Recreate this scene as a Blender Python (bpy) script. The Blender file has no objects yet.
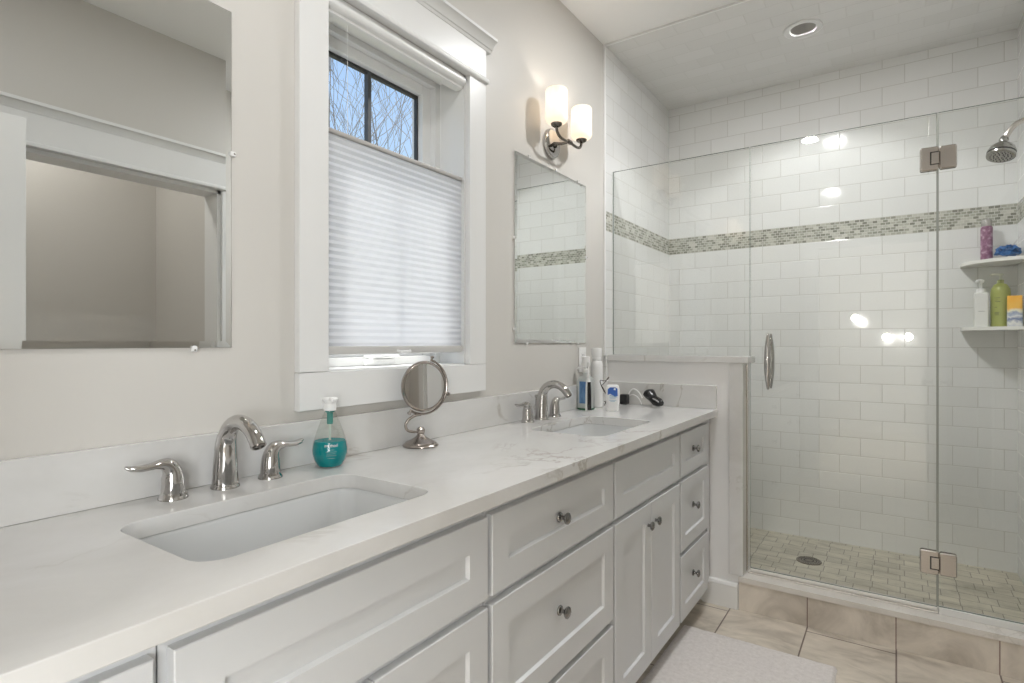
import bpy, bmesh, math, random
from mathutils import Vector, Matrix
random.seed(7)
PI = math.pi
S = bpy.context.scene
C = S.collection

# ------------------------------------------------------------------ camera
cam = bpy.data.objects.new('camera', bpy.data.cameras.new('camera'))
C.objects.link(cam)
cam.location = (1.26, 0.0, 1.225)
cam.rotation_euler = (PI / 2, 0, math.radians(34.2))
cam.data.sensor_width = 36
cam.data.lens = 565 / 1024 * 36
cam.data.shift_y = 1.5 / 1024
cam.data.clip_start = 0.02
S.camera = cam

# ------------------------------------------------------------------ exposure / view
S.view_settings.view_transform = 'Standard'
S.view_settings.look = 'None'
S.view_settings.gamma = 1
S.view_settings.use_curve_mapping = False
S.view_settings.exposure = -0.10
S.cycles.max_bounces = 14
S.cycles.diffuse_bounces = 7
S.cycles.glossy_bounces = 8
S.cycles.transparent_max_bounces = 24
S.cycles.caustics_reflective = False
S.cycles.caustics_refractive = False
S.cycles.sample_clamp_indirect = 4

# ------------------------------------------------------------------ world and sun
w = bpy.data.worlds.new('sky'); S.world = w; w.use_nodes = True
nt = w.node_tree; nt.nodes.clear()
tc = nt.nodes.new('ShaderNodeTexCoord'); sep = nt.nodes.new('ShaderNodeSeparateXYZ')
rmp = nt.nodes.new('ShaderNodeValToRGB'); bg = nt.nodes.new('ShaderNodeBackground'); wo = nt.nodes.new('ShaderNodeOutputWorld')
nt.links.new(tc.outputs['Generated'], sep.inputs[0]); nt.links.new(sep.outputs['Z'], rmp.inputs[0])
nt.links.new(rmp.outputs[0], bg.inputs[0]); nt.links.new(bg.outputs[0], wo.inputs[0])
e = rmp.color_ramp.elements
e[0].position = 0.0; e[0].color = (0.75, 0.85, 1.0, 1)
e[1].position = 0.9; e[1].color = (0.24, 0.45, 0.92, 1)
x = e.new(0.3); x.color = (0.53, 0.73, 1.0, 1)
x = e.new(0.5); x.color = (0.40, 0.61, 0.97, 1)
bg.inputs[1].default_value = 1.2

def light(name, kind, loc, energy, color=(1, 1, 1), rot=(0, 0, 0), **kw):
    l = bpy.data.lights.new(name, kind); l.energy = energy; l.color = color
    for k, v in kw.items(): setattr(l, k, v)
    o = bpy.data.objects.new(name, l); C.objects.link(o); o.location = loc; o.rotation_euler = rot
    return o
sun = light('sun', 'SUN', (-3, 1, 6), 14.0, (1, 0.97, 0.92), angle=0.01)
sun.rotation_euler = Vector((0.37, 0.0, -0.93)).to_track_quat('-Z', 'Y').to_euler()
# ceiling cans of the bathroom and the lights, partly added fill, in the bedroom behind the camera
for i, (cx_, cy_, en) in enumerate(((0.72, 0.78, 6.5), (0.87, 2.45, 18))):
    light('can_light', 'AREA', (cx_, cy_, 2.762), en, (0.98, 0.99, 1.0), (0, 0, 0), shape='DISK', size=0.11)
light('bedroom_side_fill', 'AREA', (2.85, -1.9, 1.5), 120, (0.95, 0.98, 1.0), (PI / 2, 0, PI / 2), shape='RECTANGLE', size=1.8, size_y=1.5)  # added fill on the bedroom side wall; there is no window in it
for lx_, lz_ in ((0.80, 1.567), (1.155, 1.305), (1.40, 1.305)):
    light('bedroom_lamp', 'AREA', (lx_, -3.4, lz_), 4, (1, 0.97, 0.93), (PI / 2, 0, 0), shape='DISK', size=0.09)
light('closet_fill', 'AREA', (2.35, 0.9, 2.76), 9, (1, 0.97, 0.93), (0, 0, 0), shape='DISK', size=0.15)  # added fill so the closet looks less dark in the mirror
light('bedroom_ceiling_fill', 'AREA', (1.1, -1.6, 2.70), 45, (1, 0.97, 0.93), (0, 0, 0), shape='DISK', size=0.5)  # added overhead fill, brightens the bathroom through the entry opening

# ------------------------------------------------------------------ helpers
def world(o):
    m = o.matrix_basis.copy()
    while o.parent: o = o.parent; m = o.matrix_basis @ m
    return m
def tag(o, label=None, cat=None, group=None, kind=None):
    if label: o['label'] = label
    if cat: o['category'] = cat
    if group: o['group'] = group
    if kind: o['kind'] = kind
    return o
def thing(name, label, cat, loc=(0, 0, 0), rz=0, group=None):
    o = bpy.data.objects.new(name, None); C.objects.link(o)
    o.location = loc; o.rotation_euler = (0, 0, rz); o.empty_display_size = 0.05
    return tag(o, label, cat, group)

class MB:
    def __init__(self): self.bm = bmesh.new()
    def _new(self, fn):
        t = bmesh.new(); fn(t)
        me = bpy.data.meshes.new('t'); t.to_mesh(me); t.free(); self.bm.from_mesh(me); bpy.data.meshes.remove(me)
        return self
    def box(self, x0, x1, y0, y1, z0, z1, bev=0.0, mi=0, seg=2):
        def f(t):
            bmesh.ops.create_cube(t, size=1)
            for v in t.verts:
                v.co = Vector(((x0 + x1) / 2 + v.co.x * (x1 - x0), (y0 + y1) / 2 + v.co.y * (y1 - y0), (z0 + z1) / 2 + v.co.z * (z1 - z0)))
            if bev: bmesh.ops.bevel(t, geom=t.edges[:], offset=bev, segments=seg, affect='EDGES', profile=0.5)
            for q in t.faces: q.material_index = mi
        return self._new(f)
    def rings(self, rings, closed_ends=(True, True), mi=0, loop=False):
        def f(t):
            vs = [[t.verts.new(p) for p in r] for r in rings]
            n = len(rings[0]); m = len(rings)
            for i in range(m if loop else m - 1):
                a = vs[i]; b = vs[(i + 1) % m]
                for j in range(n):
                    q = t.faces.new((a[j], a[(j + 1) % n], b[(j + 1) % n], b[j])); q.material_index = mi
            if not loop:
                if closed_ends[0]: t.faces.new(list(reversed(vs[0]))).material_index = mi
                if closed_ends[1]: t.faces.new(vs[-1]).material_index = mi
            bmesh.ops.recalc_face_normals(t, faces=t.faces[:])
        return self._new(f)
    def lathe(self, prof, c=(0, 0, 0), axis=(0, 0, 1), seg=32, caps=(True, True), sx=1.0, sy=1.0, mi=0):
        ax = Vector(axis).normalized(); q = Vector((0, 0, 1)).rotation_difference(ax); c = Vector(c)
        R = []
        for r, z in prof:
            r = max(r, 1e-5)
            R.append([c + q @ Vector((r * sx * math.cos(2 * PI * k / seg), r * sy * math.sin(2 * PI * k / seg), z)) for k in range(seg)])
        return self.rings(R, caps, mi)
    def tube(self, pts, rad, seg=12, caps=(True, True), up=(0, 0, 1), flat=None, mi=0, loop=False):
        pts = [Vector(p) for p in pts]; n = len(pts)
        if not hasattr(rad, '__len__'): rad = [rad] * n
        R = []; nrm = None
        for i, p in enumerate(pts):
            if loop: d = pts[(i + 1) % n] - pts[i - 1]
            else: d = (pts[min(i + 1, n - 1)] - pts[max(i - 1, 0)])
            d.normalize()
            if nrm is None:
                u = Vector(up)
                if abs(u.dot(d)) > 0.95: u = Vector((1, 0, 0)) if abs(d.x) < 0.9 else Vector((0, 1, 0))
                nrm = (u - d * u.dot(d)).normalized()
            else:
                nrm = (nrm - d * nrm.dot(d)).normalized()
            b = d.cross(nrm)
            r = rad[i]; rf = r * (flat[i] if flat else 1)
            R.append([p + nrm * (rf * math.cos(2 * PI * k / seg)) + b * (r * math.sin(2 * PI * k / seg)) for k in range(seg)])
        return self.rings(R, caps, mi, loop)
    def prism(self, poly, a, b, plane='xz', mi=0):
        def P(p, t):
            if plane == 'xz': return (p[0], t, p[1])
            if plane == 'yz': return (t, p[0], p[1])
            return (p[0], p[1], t)
        return self.rings([[P(p, a) for p in poly], [P(p, b) for p in poly]], mi=mi)
    def build(self, name, mat, parent=None, smooth=True, uv=True, angle=35):
        me = bpy.data.meshes.new(name)
        bm = self.bm
        if uv:
            l = bm.loops.layers.uv.new('UVMap')
            for f in bm.faces:
                n = f.normal if f.normal.length else Vector((0, 0, 1)); f.normal_update(); n = f.normal
                ax = max(range(3), key=lambda k: abs(n[k]))
                for lp in f.loops:
                    co = lp.vert.co
                    lp[l].uv = (co.y, co.z) if ax == 0 else ((co.x, co.z) if ax == 1 else (co.x, co.y))
        if parent is not None: bm.transform(world(parent).inverted())
        for f in bm.faces: f.smooth = smooth
        if smooth:
            lim = math.radians(angle)
            for ed in bm.edges:
                if len(ed.link_faces) == 2 and ed.calc_face_angle(0) > lim: ed.smooth = False
        bm.to_mesh(me); bm.free()
        for m in (mat if isinstance(mat, (list, tuple)) else [mat]): me.materials.append(m)
        o = bpy.data.objects.new(name, me); C.objects.link(o)
        if smooth:
            wn = o.modifiers.new('weighted', 'WEIGHTED_NORMAL'); wn.keep_sharp = True; wn.weight = 60
        if parent is not None: o.parent = parent
        return o

def bez(p0, p1, p2, p3, n=10):
    p0, p1, p2, p3 = map(Vector, (p0, p1, p2, p3))
    return [p0 * (1 - t) ** 3 + p1 * 3 * t * (1 - t) ** 2 + p2 * 3 * t * t * (1 - t) + p3 * t ** 3 for t in [i / n for i in range(n + 1)]]
def rrect(x0, x1, y0, y1, r, n=6):
    pts = []
    for cx, cy, a0 in ((x1 - r, y1 - r, 0), (x0 + r, y1 - r, 90), (x0 + r, y0 + r, 180), (x1 - r, y0 + r, 270)):
        for k in range(n + 1):
            a = math.radians(a0 + 90 * k / n); pts.append((cx + r * math.cos(a), cy + r * math.sin(a)))
    return pts
def text_obj(name, body, size, loc, rot, mat, parent, depth=0.0002, align='CENTER'):
    cu = bpy.data.curves.new(name, 'FONT'); cu.body = body; cu.size = size; cu.extrude = depth; cu.align_x = align
    t = bpy.data.objects.new(name, cu); C.objects.link(t)
    dg = bpy.context.evaluated_depsgraph_get(); me = bpy.data.meshes.new_from_object(t.evaluated_get(dg))
    bpy.data.objects.remove(t)
    me.transform(Matrix.Translation(Vector(loc)) @ rot.to_4x4())
    me.transform(world(parent).inverted())
    me.materials.clear(); me.materials.append(mat)
    o = bpy.data.objects.new(name, me); C.objects.link(o); o.parent = parent
    return o

# ------------------------------------------------------------------ materials
def mat(name, col=(0.8, 0.8, 0.8), rough=0.5, metal=0.0, **kw):
    m = bpy.data.materials.new(name); m.use_nodes = True
    b = m.node_tree.nodes['Principled BSDF']
    b.inputs['Base Color'].default_value = (*col, 1); b.inputs['Roughness'].default_value = rough; b.inputs['Metallic'].default_value = metal
    for k, v in kw.items():
        b.inputs[k].default_value = v
    return m
def N(m, t, **kw):
    n = m.node_tree.nodes.new(t)
    for k, v in kw.items(): setattr(n, k, v)
    return n
def L(m, a, b): m.node_tree.links.new(a, b)
def B(m): return m.node_tree.nodes['Principled BSDF']
def ramp(m, stops, interp='LINEAR'):
    r = N(m, 'ShaderNodeValToRGB'); r.color_ramp.interpolation = interp
    el = r.color_ramp.elements
    el[0].position, el[0].color = stops[0][0], (*stops[0][1], 1)
    el[1].position, el[1].color = stops[-1][0], (*stops[-1][1], 1)
    for p, c in stops[1:-1]: q = el.new(p); q.color = (*c, 1)
    return r
def noise(m, scale, detail=4, rough=0.5, dist=0.0, src=None, sc=(1, 1, 1)):
    t = N(m, 'ShaderNodeTexCoord'); mp = N(m, 'ShaderNodeMapping'); mp.inputs['Scale'].default_value = sc
    L(m, src or t.outputs['Object'], mp.inputs[0])
    n = N(m, 'ShaderNodeTexNoise'); n.inputs['Scale'].default_value = scale; n.inputs['Detail'].default_value = detail
    n.inputs['Roughness'].default_value = rough; n.inputs['Distortion'].default_value = dist
    L(m, mp.outputs[0], n.inputs['Vector'])
    return n
def bump(m, height, strength=0.3, dist=0.002, prev=None):
    b = N(m, 'ShaderNodeBump'); b.inputs['Strength'].default_value = strength; b.inputs['Distance'].default_value = dist
    L(m, height, b.inputs['Height'])
    if prev is not None: L(m, prev, b.inputs['Normal'])
    L(m, b.outputs[0], B(m).inputs['Normal'])
    return b
def mix(m, fac, a, b):
    x = N(m, 'ShaderNodeMix', data_type='RGBA')
    if hasattr(fac, 'links'): L(m, fac, x.inputs[0])
    else: x.inputs[0].default_value = fac
    for s, v in ((x.inputs[6], a), (x.inputs[7], b)):
        if hasattr(v, 'links'): L(m, v, s)
        else: s.default_value = (*v, 1)
    return x.outputs[2]

PAINT = (0.61, 0.590, 0.555)
def paint(name, col, rough=0.55):
    m = mat(name, col, rough); n = noise(m, 260, 2); bump(m, n.outputs[0], 0.06, 0.001); return m
M_wall = paint('greige_paint', PAINT, 0.42)
M_ceil = paint('ceiling_paint', (0.86, 0.86, 0.85), 0.8)
M_trim = mat('trim_white', (0.76, 0.76, 0.75), 0.32)
M_cab = mat('cabinet_paint', (0.64, 0.65, 0.66), 0.33)
M_dark = mat('cabinet_shadow_gap', (0.45, 0.45, 0.44), 0.6)
M_white = mat('white_plastic', (0.86, 0.86, 0.85), 0.3)
M_black = mat('black_plastic', (0.012, 0.012, 0.013), 0.25)
M_porc = mat('porcelain', (0.66, 0.67, 0.67), 0.08)
M_chrome = mat('polished_nickel', (0.54, 0.525, 0.51), 0.06, 1.0)
M_nickel = mat('brushed_nickel', (0.54, 0.50, 0.46), 0.27, 1.0)
M_dnickel = mat('dark_nickel', (0.20, 0.18, 0.16), 0.2, 1.0)
M_knob = mat('knob_metal', (0.27, 0.265, 0.26), 0.14, 1.0)
M_mirror = mat('mirror_silver', (0.88, 0.90, 0.895), 0.0, 1.0)

def tile_mat(name, w_, h_, off=(0, 0), col=(0.76, 0.762, 0.75), grout=(0.54, 0.53, 0.50), rough=0.07, mortar=0.0016):
    m = mat(name, col, rough)
    t = N(m, 'ShaderNodeTexCoord'); mp = N(m, 'ShaderNodeMapping')
    mp.inputs['Location'].default_value = (off[0], off[1], 0)
    L(m, t.outputs['UV'], mp.inputs[0])
    br = N(m, 'ShaderNodeTexBrick'); br.offset = 0.5
    for k, v in (('Scale', 1), ('Mortar Size', mortar), ('Mortar Smooth', 0.15), ('Brick Width', w_), ('Row Height', h_), ('Bias', 0)):
        br.inputs[k].default_value = v
    br.inputs['Color1'].default_value = (*col, 1)
    br.inputs['Color2'].default_value = (col[0] * 0.955, col[1] * 0.955, col[2] * 0.95, 1)
    br.inputs['Mortar'].default_value = (*grout, 1)
    L(m, mp.outputs[0], br.inputs['Vector']); L(m, br.outputs['Color'], B(m).inputs['Base Color'])
    n = noise(m, 7, 1, src=t.outputs['UV'])
    b1 = bump(m, n.outputs[0], 0.20, 0.003)
    # pillowed rim of every tile: a wider, softer mortar mask
    b2t = N(m, 'ShaderNodeTexBrick'); b2t.offset = 0.5
    for k, v in (('Scale', 1), ('Mortar Size', mortar * 2.6), ('Mortar Smooth', 1.0), ('Brick Width', w_), ('Row Height', h_)):
        b2t.inputs[k].default_value = v
    L(m, mp.outputs[0], b2t.inputs['Vector'])
    inv = N(m, 'ShaderNodeMath', operation='SUBTRACT'); inv.inputs[0].default_value = 1.0; L(m, b2t.outputs['Fac'], inv.inputs[1])
    bump(m, inv.outputs[0], 0.5, 0.0015, b1.outputs[0])
    rr = N(m, 'ShaderNodeMapRange'); L(m, br.outputs['Fac'], rr.inputs[0]); rr.inputs[3].default_value = rough; rr.inputs[4].default_value = 0.8
    L(m, rr.outputs[0], B(m).inputs['Roughness'])
    return m
M_tileB = tile_mat('subway_tile_back', 0.2032, 0.1016, (-0.0796, -0.084))
M_tileL = tile_mat('subway_tile_side', 0.2032, 0.1016, (0.04, -0.084))
M_tileC = tile_mat('subway_tile_ceiling', 0.2032, 0.1016, (0.05, 0.03), col=(0.74, 0.735, 0.72), grout=(0.60, 0.59, 0.57), rough=0.25)

def mosaic():
    m = mat('glass_mosaic', (0.5, 0.5, 0.45), 0.12)
    t = N(m, 'ShaderNodeTexCoord')
    br = N(m, 'ShaderNodeTexBrick'); br.offset = 0.5
    for k, v in (('Scale', 1), ('Mortar Size', 0.0013), ('Mortar Smooth', 0.1), ('Brick Width', 0.024), ('Row Height', 0.0146), ('Bias', -0.1)):
        br.inputs[k].default_value = v
    mp = N(m, 'ShaderNodeMapping'); mp.inputs['Location'].default_value = (0, -1.8115, 0); L(m, t.outputs['UV'], mp.inputs[0])
    L(m, mp.outputs[0], br.inputs['Vector'])
    br.inputs['Color1'].default_value = (0, 0, 0, 1); br.inputs['Color2'].default_value = (1, 1, 1, 1); br.inputs['Mortar'].default_value = (0.5, 0.5, 0.5, 1)
    r = ramp(m, [(0, (0.22, 0.22, 0.18)), (0.3, (0.32, 0.32, 0.27)), (0.6, (0.44, 0.44, 0.38)), (1, (0.62, 0.61, 0.55))])
    L(m, br.outputs['Color'], r.inputs[0])
    L(m, mix(m, br.outputs['Fac'], r.outputs[0], (0.62, 0.61, 0.56)), B(m).inputs['Base Color'])
    inv = N(m, 'ShaderNodeMath', operation='SUBTRACT'); inv.inputs[0].default_value = 1.0; L(m, br.outputs['Fac'], inv.inputs[1])
    bump(m, inv.outputs[0], 0.5, 0.001)
    return m
M_mosaic = mosaic()

def quartz(name='veined_quartz', base=(0.65, 0.645, 0.635), rough=0.13):
    m = mat(name, base, rough)
    n1 = noise(m, 1.6, 6, 0.6, 0.9, sc=(1.5, 0.75, 1.5))
    v1 = ramp(m, [(0.0, (0, 0, 0)), (0.484, (0, 0, 0)), (0.5, (1, 1, 1)), (0.512, (0, 0, 0)), (1, (0, 0, 0))]); L(m, n1.outputs[0], v1.inputs[0])
    n2 = noise(m, 2.3, 3, 0.5, 0.2); g = ramp(m, [(0.48, (0, 0, 0)), (0.62, (1, 1, 1))]); L(m, n2.outputs[0], g.inputs[0])
    mul = N(m, 'ShaderNodeMath', operation='MULTIPLY'); L(m, v1.outputs[0], mul.inputs[0]); L(m, g.outputs[0], mul.inputs[1])
    mu2 = N(m, 'ShaderNodeMath', operation='MULTIPLY'); L(m, mul.outputs[0], mu2.inputs[0]); mu2.inputs[1].default_value = 0.8
    n3 = noise(m, 2.8, 6, 0.6, 0.6, sc=(1.3, 0.8, 1.3))
    cl = ramp(m, [(0.35, (base[0] * 0.93, base[1] * 0.925, base[2] * 0.91)), (0.65, (base[0] * 1.05, base[1] * 1.05, base[2] * 1.05))]); L(m, n3.outputs[0], cl.inputs[0])
    L(m, mix(m, mu2.outputs[0], cl.outputs[0], (0.40, 0.37, 0.33)), B(m).inputs['Base Color'])
    return m
M_quartz = quartz()
M_cap = quartz('curb_marble', (0.66, 0.63, 0.59), 0.2)

def stone_tile(name, w_, h_, off, col, grout, mortar=0.003, rough=0.4, rot=False):
    m = mat(name, col, rough)
    t = N(m, 'ShaderNodeTexCoord'); mp = N(m, 'ShaderNodeMapping')
    if rot: # swap u and v so that the long side of a tile runs along y
        sp = N(m, 'ShaderNodeSeparateXYZ'); cb = N(m, 'ShaderNodeCombineXYZ'); L(m, t.outputs['UV'], sp.inputs[0])
        L(m, sp.outputs[1], cb.inputs[0]); L(m, sp.outputs[0], cb.inputs[1]); L(m, cb.outputs[0], mp.inputs[0])
    else: L(m, t.outputs['UV'], mp.inputs[0])
    mp.inputs['Location'].default_value = (off[0], off[1], 0)
    br = N(m, 'ShaderNodeTexBrick'); br.offset = 0.5
    for k, v in (('Scale', 1), ('Mortar Size', mortar), ('Mortar Smooth', 0.1), ('Brick Width', w_), ('Row Height', h_), ('Bias', 0)):
        br.inputs[k].default_value = v
    br.inputs['Color1'].default_value = (*col, 1); br.inputs['Color2'].default_value = (col[0] * 0.88, col[1] * 0.88, col[2] * 0.87, 1)
    br.inputs['Mortar'].default_value = (*grout, 1)
    L(m, mp.outputs[0], br.inputs['Vector'])
    n = noise(m, 4.5, 8, 0.62, 0.8, sc=(1, 2.2, 1)); r = ramp(m, [(0.32, (0.66, 0.64, 0.61)), (0.5, (0.95, 0.94, 0.92)), (0.68, (1.16, 1.15, 1.13))]); L(m, n.outputs[0], r.inputs[0])
    mm = N(m, 'ShaderNodeMix', data_type='RGBA', blend_type='MULTIPLY'); mm.inputs[0].default_value = 1
    L(m, br.outputs['Color'], mm.inputs[6]); L(m, r.outputs[0], mm.inputs[7]); L(m, mm.outputs[2], B(m).inputs['Base Color'])
    inv = N(m, 'ShaderNodeMath', operation='SUBTRACT'); inv.inputs[0].default_value = 1.0; L(m, br.outputs['Fac'], inv.inputs[1])
    bump(m, inv.outputs[0], 0.6, 0.0015)
    return m
M_floor = stone_tile('beige_porcelain_tile', 0.61, 0.317, (-0.25, 0.007), (0.60, 0.545, 0.475), (0.19, 0.15, 0.13), rot=True)
M_curbt = stone_tile('curb_tile', 0.317, 0.4, (-0.1505, 0.10), (0.68, 0.63, 0.57), (0.26, 0.18, 0.16), mortar=0.002)
def shower_floor_mat():
    m = stone_tile('shower_floor_stone', 0.108, 0.080, (0.02, 0.01), (0.58, 0.545, 0.455), (0.25, 0.23, 0.19), mortar=0.002, rough=0.45)
    br = [n for n in m.node_tree.nodes if n.type == 'TEX_BRICK'][0]
    br.squash = 0.62; br.squash_frequency = 2; br.offset_frequency = 2; br.offset = 0.37
    return m
M_sfloor = shower_floor_mat()

def thin_glass(name, tint=(0.955, 0.975, 0.962), ior=1.5, rough=0.0):
    m = bpy.data.materials.new(name); m.use_nodes = True; nt = m.node_tree; nt.nodes.clear()
    out = N(m, 'ShaderNodeOutputMaterial'); tr = N(m, 'ShaderNodeBsdfTransparent'); gl = N(m, 'ShaderNodeBsdfGlossy'); mx = N(m, 'ShaderNodeMixShader')
    tr.inputs[0].default_value = (*tint, 1); gl.inputs['Roughness'].default_value = rough
    fr = N(m, 'ShaderNodeFresnel'); ge = N(m, 'ShaderNodeNewGeometry'); mr = N(m, 'ShaderNodeMapRange')
    mr.inputs[3].default_value = ior; mr.inputs[4].default_value = 1 / ior
    L(m, ge.outputs['Backfacing'], mr.inputs[0]); L(m, mr.outputs[0], fr.inputs['IOR'])
    L(m, fr.outputs[0], mx.inputs[0]); L(m, tr.outputs[0], mx.inputs[1]); L(m, gl.outputs[0], mx.inputs[2]); L(m, mx.outputs[0], out.inputs[0])
    return m
M_glass = thin_glass('shower_glass', (0.985, 0.992, 0.985))
M_gedge = mat('glass_edge', (0.17, 0.21, 0.18), 0.15)
M_wglass = thin_glass('window_glass', (0.97, 0.98, 0.98))
M_pet = thin_glass('clear_plastic', (0.93, 0.94, 0.92), 1.45)

def trans(name, col, fac=0.5, rough=0.5, spec=0.3, emit=0.0, ecol=(1, 1, 1)):
    m = bpy.data.materials.new(name); m.use_nodes = True
    b = B(m); b.inputs['Base Color'].default_value = (*col, 1); b.inputs['Roughness'].default_value = rough
    b.inputs['Specular IOR Level'].default_value = spec
    if emit: b.inputs['Emission Color'].default_value = (*ecol, 1); b.inputs['Emission Strength'].default_value = emit
    t = N(m, 'ShaderNodeBsdfTranslucent'); t.inputs[0].default_value = (*col, 1)
    mx = N(m, 'ShaderNodeMixShader'); mx.inputs[0].default_value = fac
    out = [n for n in m.node_tree.nodes if n.type == 'OUTPUT_MATERIAL'][0]
    L(m, b.outputs[0], mx.inputs[1]); L(m, t.outputs[0], mx.inputs[2]); L(m, mx.outputs[0], out.inputs[0])
    return m
M_blind = trans('cellular_fabric', (0.86, 0.87, 0.89), 0.5, 0.9, 0.0)
M_shade = trans('opal_glass_shade', (0.93, 0.89, 0.83), 0.45, 0.25, 0.4, 0.32, (1, 0.88, 0.77))
M_bulb = mat('lit_bulb', (1, 1, 1), 0.5); B(M_bulb).inputs['Emission Color'].default_value = (1, 0.88, 0.74, 1); B(M_bulb).inputs['Emission Strength'].default_value = 4

# ------------------------------------------------------------------ room shell
SHW = 19
CE = 2.777
def struct(mb, name, m, parent=None, smooth=False):
    o = mb.build(name, m, parent, smooth=smooth)
    if parent is None: o['kind'] = 'structure'
    return o
WY0, WY1, WZ0, WZ1 = 0.962, 1.559, 1.147, 2.168      # window opening
RY = -0.17                                           # inner face of the wall behind the camera
mb = MB()
mb.box(-0.2, 0, RY - 0.12, WY0, 0, CE); mb.box(-0.2, 0, WY1, 2.70, 0, CE)
mb.box(-0.2, 0, WY0, WY1, 0, WZ0); mb.box(-0.2, 0, WY0, WY1, WZ1, CE)
struct(mb, 'wall_left', M_wall)
def tiled(name, plane, lo, hi, a0, a1, m, zb=0.0):
    mb = MB()
    for z0, z1, mi in ((zb, 1.8115, 0), (1.8115, 1.9128, 1), (1.9128, CE, 0)):
        if plane == 'x': mb.box(lo, hi, a0, a1, z0, z1, mi=mi)
        else: mb.box(a0, a1, lo, hi, z0, z1, mi=mi)
    return struct(mb, name, [m, M_mosaic])
tiled('wall_shower_left', 'x', -0.2, 0.010, 2.712, 3.70, M_tileL)
tiled('wall_shower_right', 'x', 1.755, 1.92, 2.72, 3.70, M_tileL)
tiled('wall_shower_back', 'y', 3.70, 3.85, -0.2, 1.92, M_tileB)
mb = MB(); mb.lathe([(0.008, 1.16), (0.008, CE)], (0.0035, 2.706, 0), seg=12)
mb.build('trim_1', M_trim)['kind'] = 'structure'     # bullnose edge where paint meets tile
DY0, DY1, DZ = 0.745, 1.655, 2.055                     # side door opening in the right wall
mb = MB(); mb.box(1.80, 1.92, RY - 0.12, DY0, 0, CE); mb.box(1.80, 1.92, DY1, 2.72, 0, CE); mb.box(1.80, 1.92, DY0, DY1, DZ, CE)
struct(mb, 'wall_right', M_wall)
EX0, EX1, EZ = 0.66, 1.485, 2.095                    # entry opening behind the camera
mb = MB(); mb.box(-0.2, EX0, RY - 0.12, RY, 0, CE); mb.box(EX1, 1.92, RY - 0.12, RY, 0, CE); mb.box(EX0, EX1, RY - 0.12, RY, EZ, CE)
struct(mb, 'wall_front', M_wall)
struct(MB().box(-0.2, 2.9, -3.6, 2.735, -0.1, 0), 'floor', M_floor)
struct(MB().box(-0.2, 1.92, RY - 0.12, 2.70, CE, CE + 0.1), 'ceiling', M_ceil)
SCX, SCY = 0.881, 3.108
def holed_slab(x0, x1, y0, y1, z0, z1, cx, cy, r):
    bm = bmesh.new(); lp = []
    for z in (z0, z1):
        es = []
        for p in ([(x0, y0), (x1, y0), (x1, y1), (x0, y1)], [(cx + r * math.cos(2 * PI * k / 40), cy + r * math.sin(2 * PI * k / 40)) for k in range(40)]):
            vs = [bm.verts.new((q[0], q[1], z)) for q in p]; lp.append(vs)
            for i in range(len(vs)): es.append(bm.edges.new((vs[i], vs[(i + 1) % len(vs)])))
        bmesh.ops.triangle_fill(bm, use_beauty=True, edges=es)
    for a, b in ((lp[0], lp[2]), (lp[1], lp[3])):
        for j in range(len(a)): bm.faces.new((a[j], a[(j + 1) % len(a)], b[(j + 1) % len(b)], b[j]))
    bmesh.ops.recalc_face_normals(bm, faces=bm.faces[:])
    mb = MB(); mb.bm.free(); mb.bm = bm; return mb
struct(holed_slab(-0.2, 1.92, 2.70, 3.85, CE - 0.004, CE + 0.1, SCX, SCY, 0.062), 'ceiling_shower', M_tileC)
light('shower_can_light', 'SPOT', (SCX, SCY, CE + 0.020), SHW, (0.98, 0.99, 1.0), spot_size=math.radians(124), spot_blend=0.35, shadow_soft_size=0.012)
mb = MB(); mb.box(0, 1.76, 2.696, 2.708, CE - 0.010, CE + 0.001, 0.002); struct(mb, 'trim_2', M_trim)
# recess and bedroom
mb = MB(); mb.box(2.76, 2.88, -0.3, 1.87, 0, CE); mb.box(1.92, 2.88, 1.75, 1.87, 0, CE); mb.box(1.92, 2.88, -0.4, -0.28, 0, CE)
struct(mb, 'wall_closet', M_wall)
struct(MB().box(1.92, 2.88, -0.3, 1.87, CE, CE + 0.1), 'ceiling_closet', M_ceil)
mb = MB(); mb.box(-0.9, 3.0, -3.72, -3.6, 0, CE); mb.box(-1.0, -0.9, -3.6, RY - 0.12, 0, CE); mb.box(2.9, 3.0, -3.6, -0.4, 0, CE)
mb.box(-0.9, -0.2, RY - 0.12, RY, 0, CE); mb.box(1.92, 3.0, RY - 0.24, RY - 0.12, 0, CE)
struct(mb, 'wall_bedroom', M_wall)
struct(MB().box(-1.0, 3.0, -3.72, RY - 0.12, CE, CE + 0.1), 'ceiling_bedroom', M_ceil)
struct(MB().box(-1.0, -0.2, -3.6, RY, -0.1, 0), 'floor_bedroom', M_floor)
struct(MB().box(0, 1.76, 2.87, 3.70, -0.1, 0.090), 'floor_shower', M_sfloor)

# half wall beside the vanity
o = struct(MB().box(0.0, 0.662, 2.740, 2.868, 0, 1.133), 'wall_half', mat('half_wall_paint', (0.78, 0.775, 0.77), 0.4))
MB().box(0.010, 0.705, 2.723, 2.880, 1.133, 1.163, 0.002).build('stone_cap', M_quartz, o)
MB().box(0.620, 0.682, 2.727, 2.877, 0.157, 1.1325, 0.002).build('end_trim', M_quartz, o)
mb = MB(); mb.box(0.50, 0.660, 2.722, 2.739, 0.0, 0.105, 0.0015)
mb.prism([(2.739, 0.105), (2.722, 0.105), (2.726, 0.116), (2.733, 0.122), (2.739, 0.122)], 0.50, 0.660, 'yz')
struct(mb, 'baseboard_half_wall', M_trim)
def baseboard(name, b):
    struct(MB().box(*b, 0.0, 0.13, 0.002), name, M_trim)
baseboard('baseboard_right', (1.786, 1.799, DY1 + 0.09, 2.715))

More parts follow.
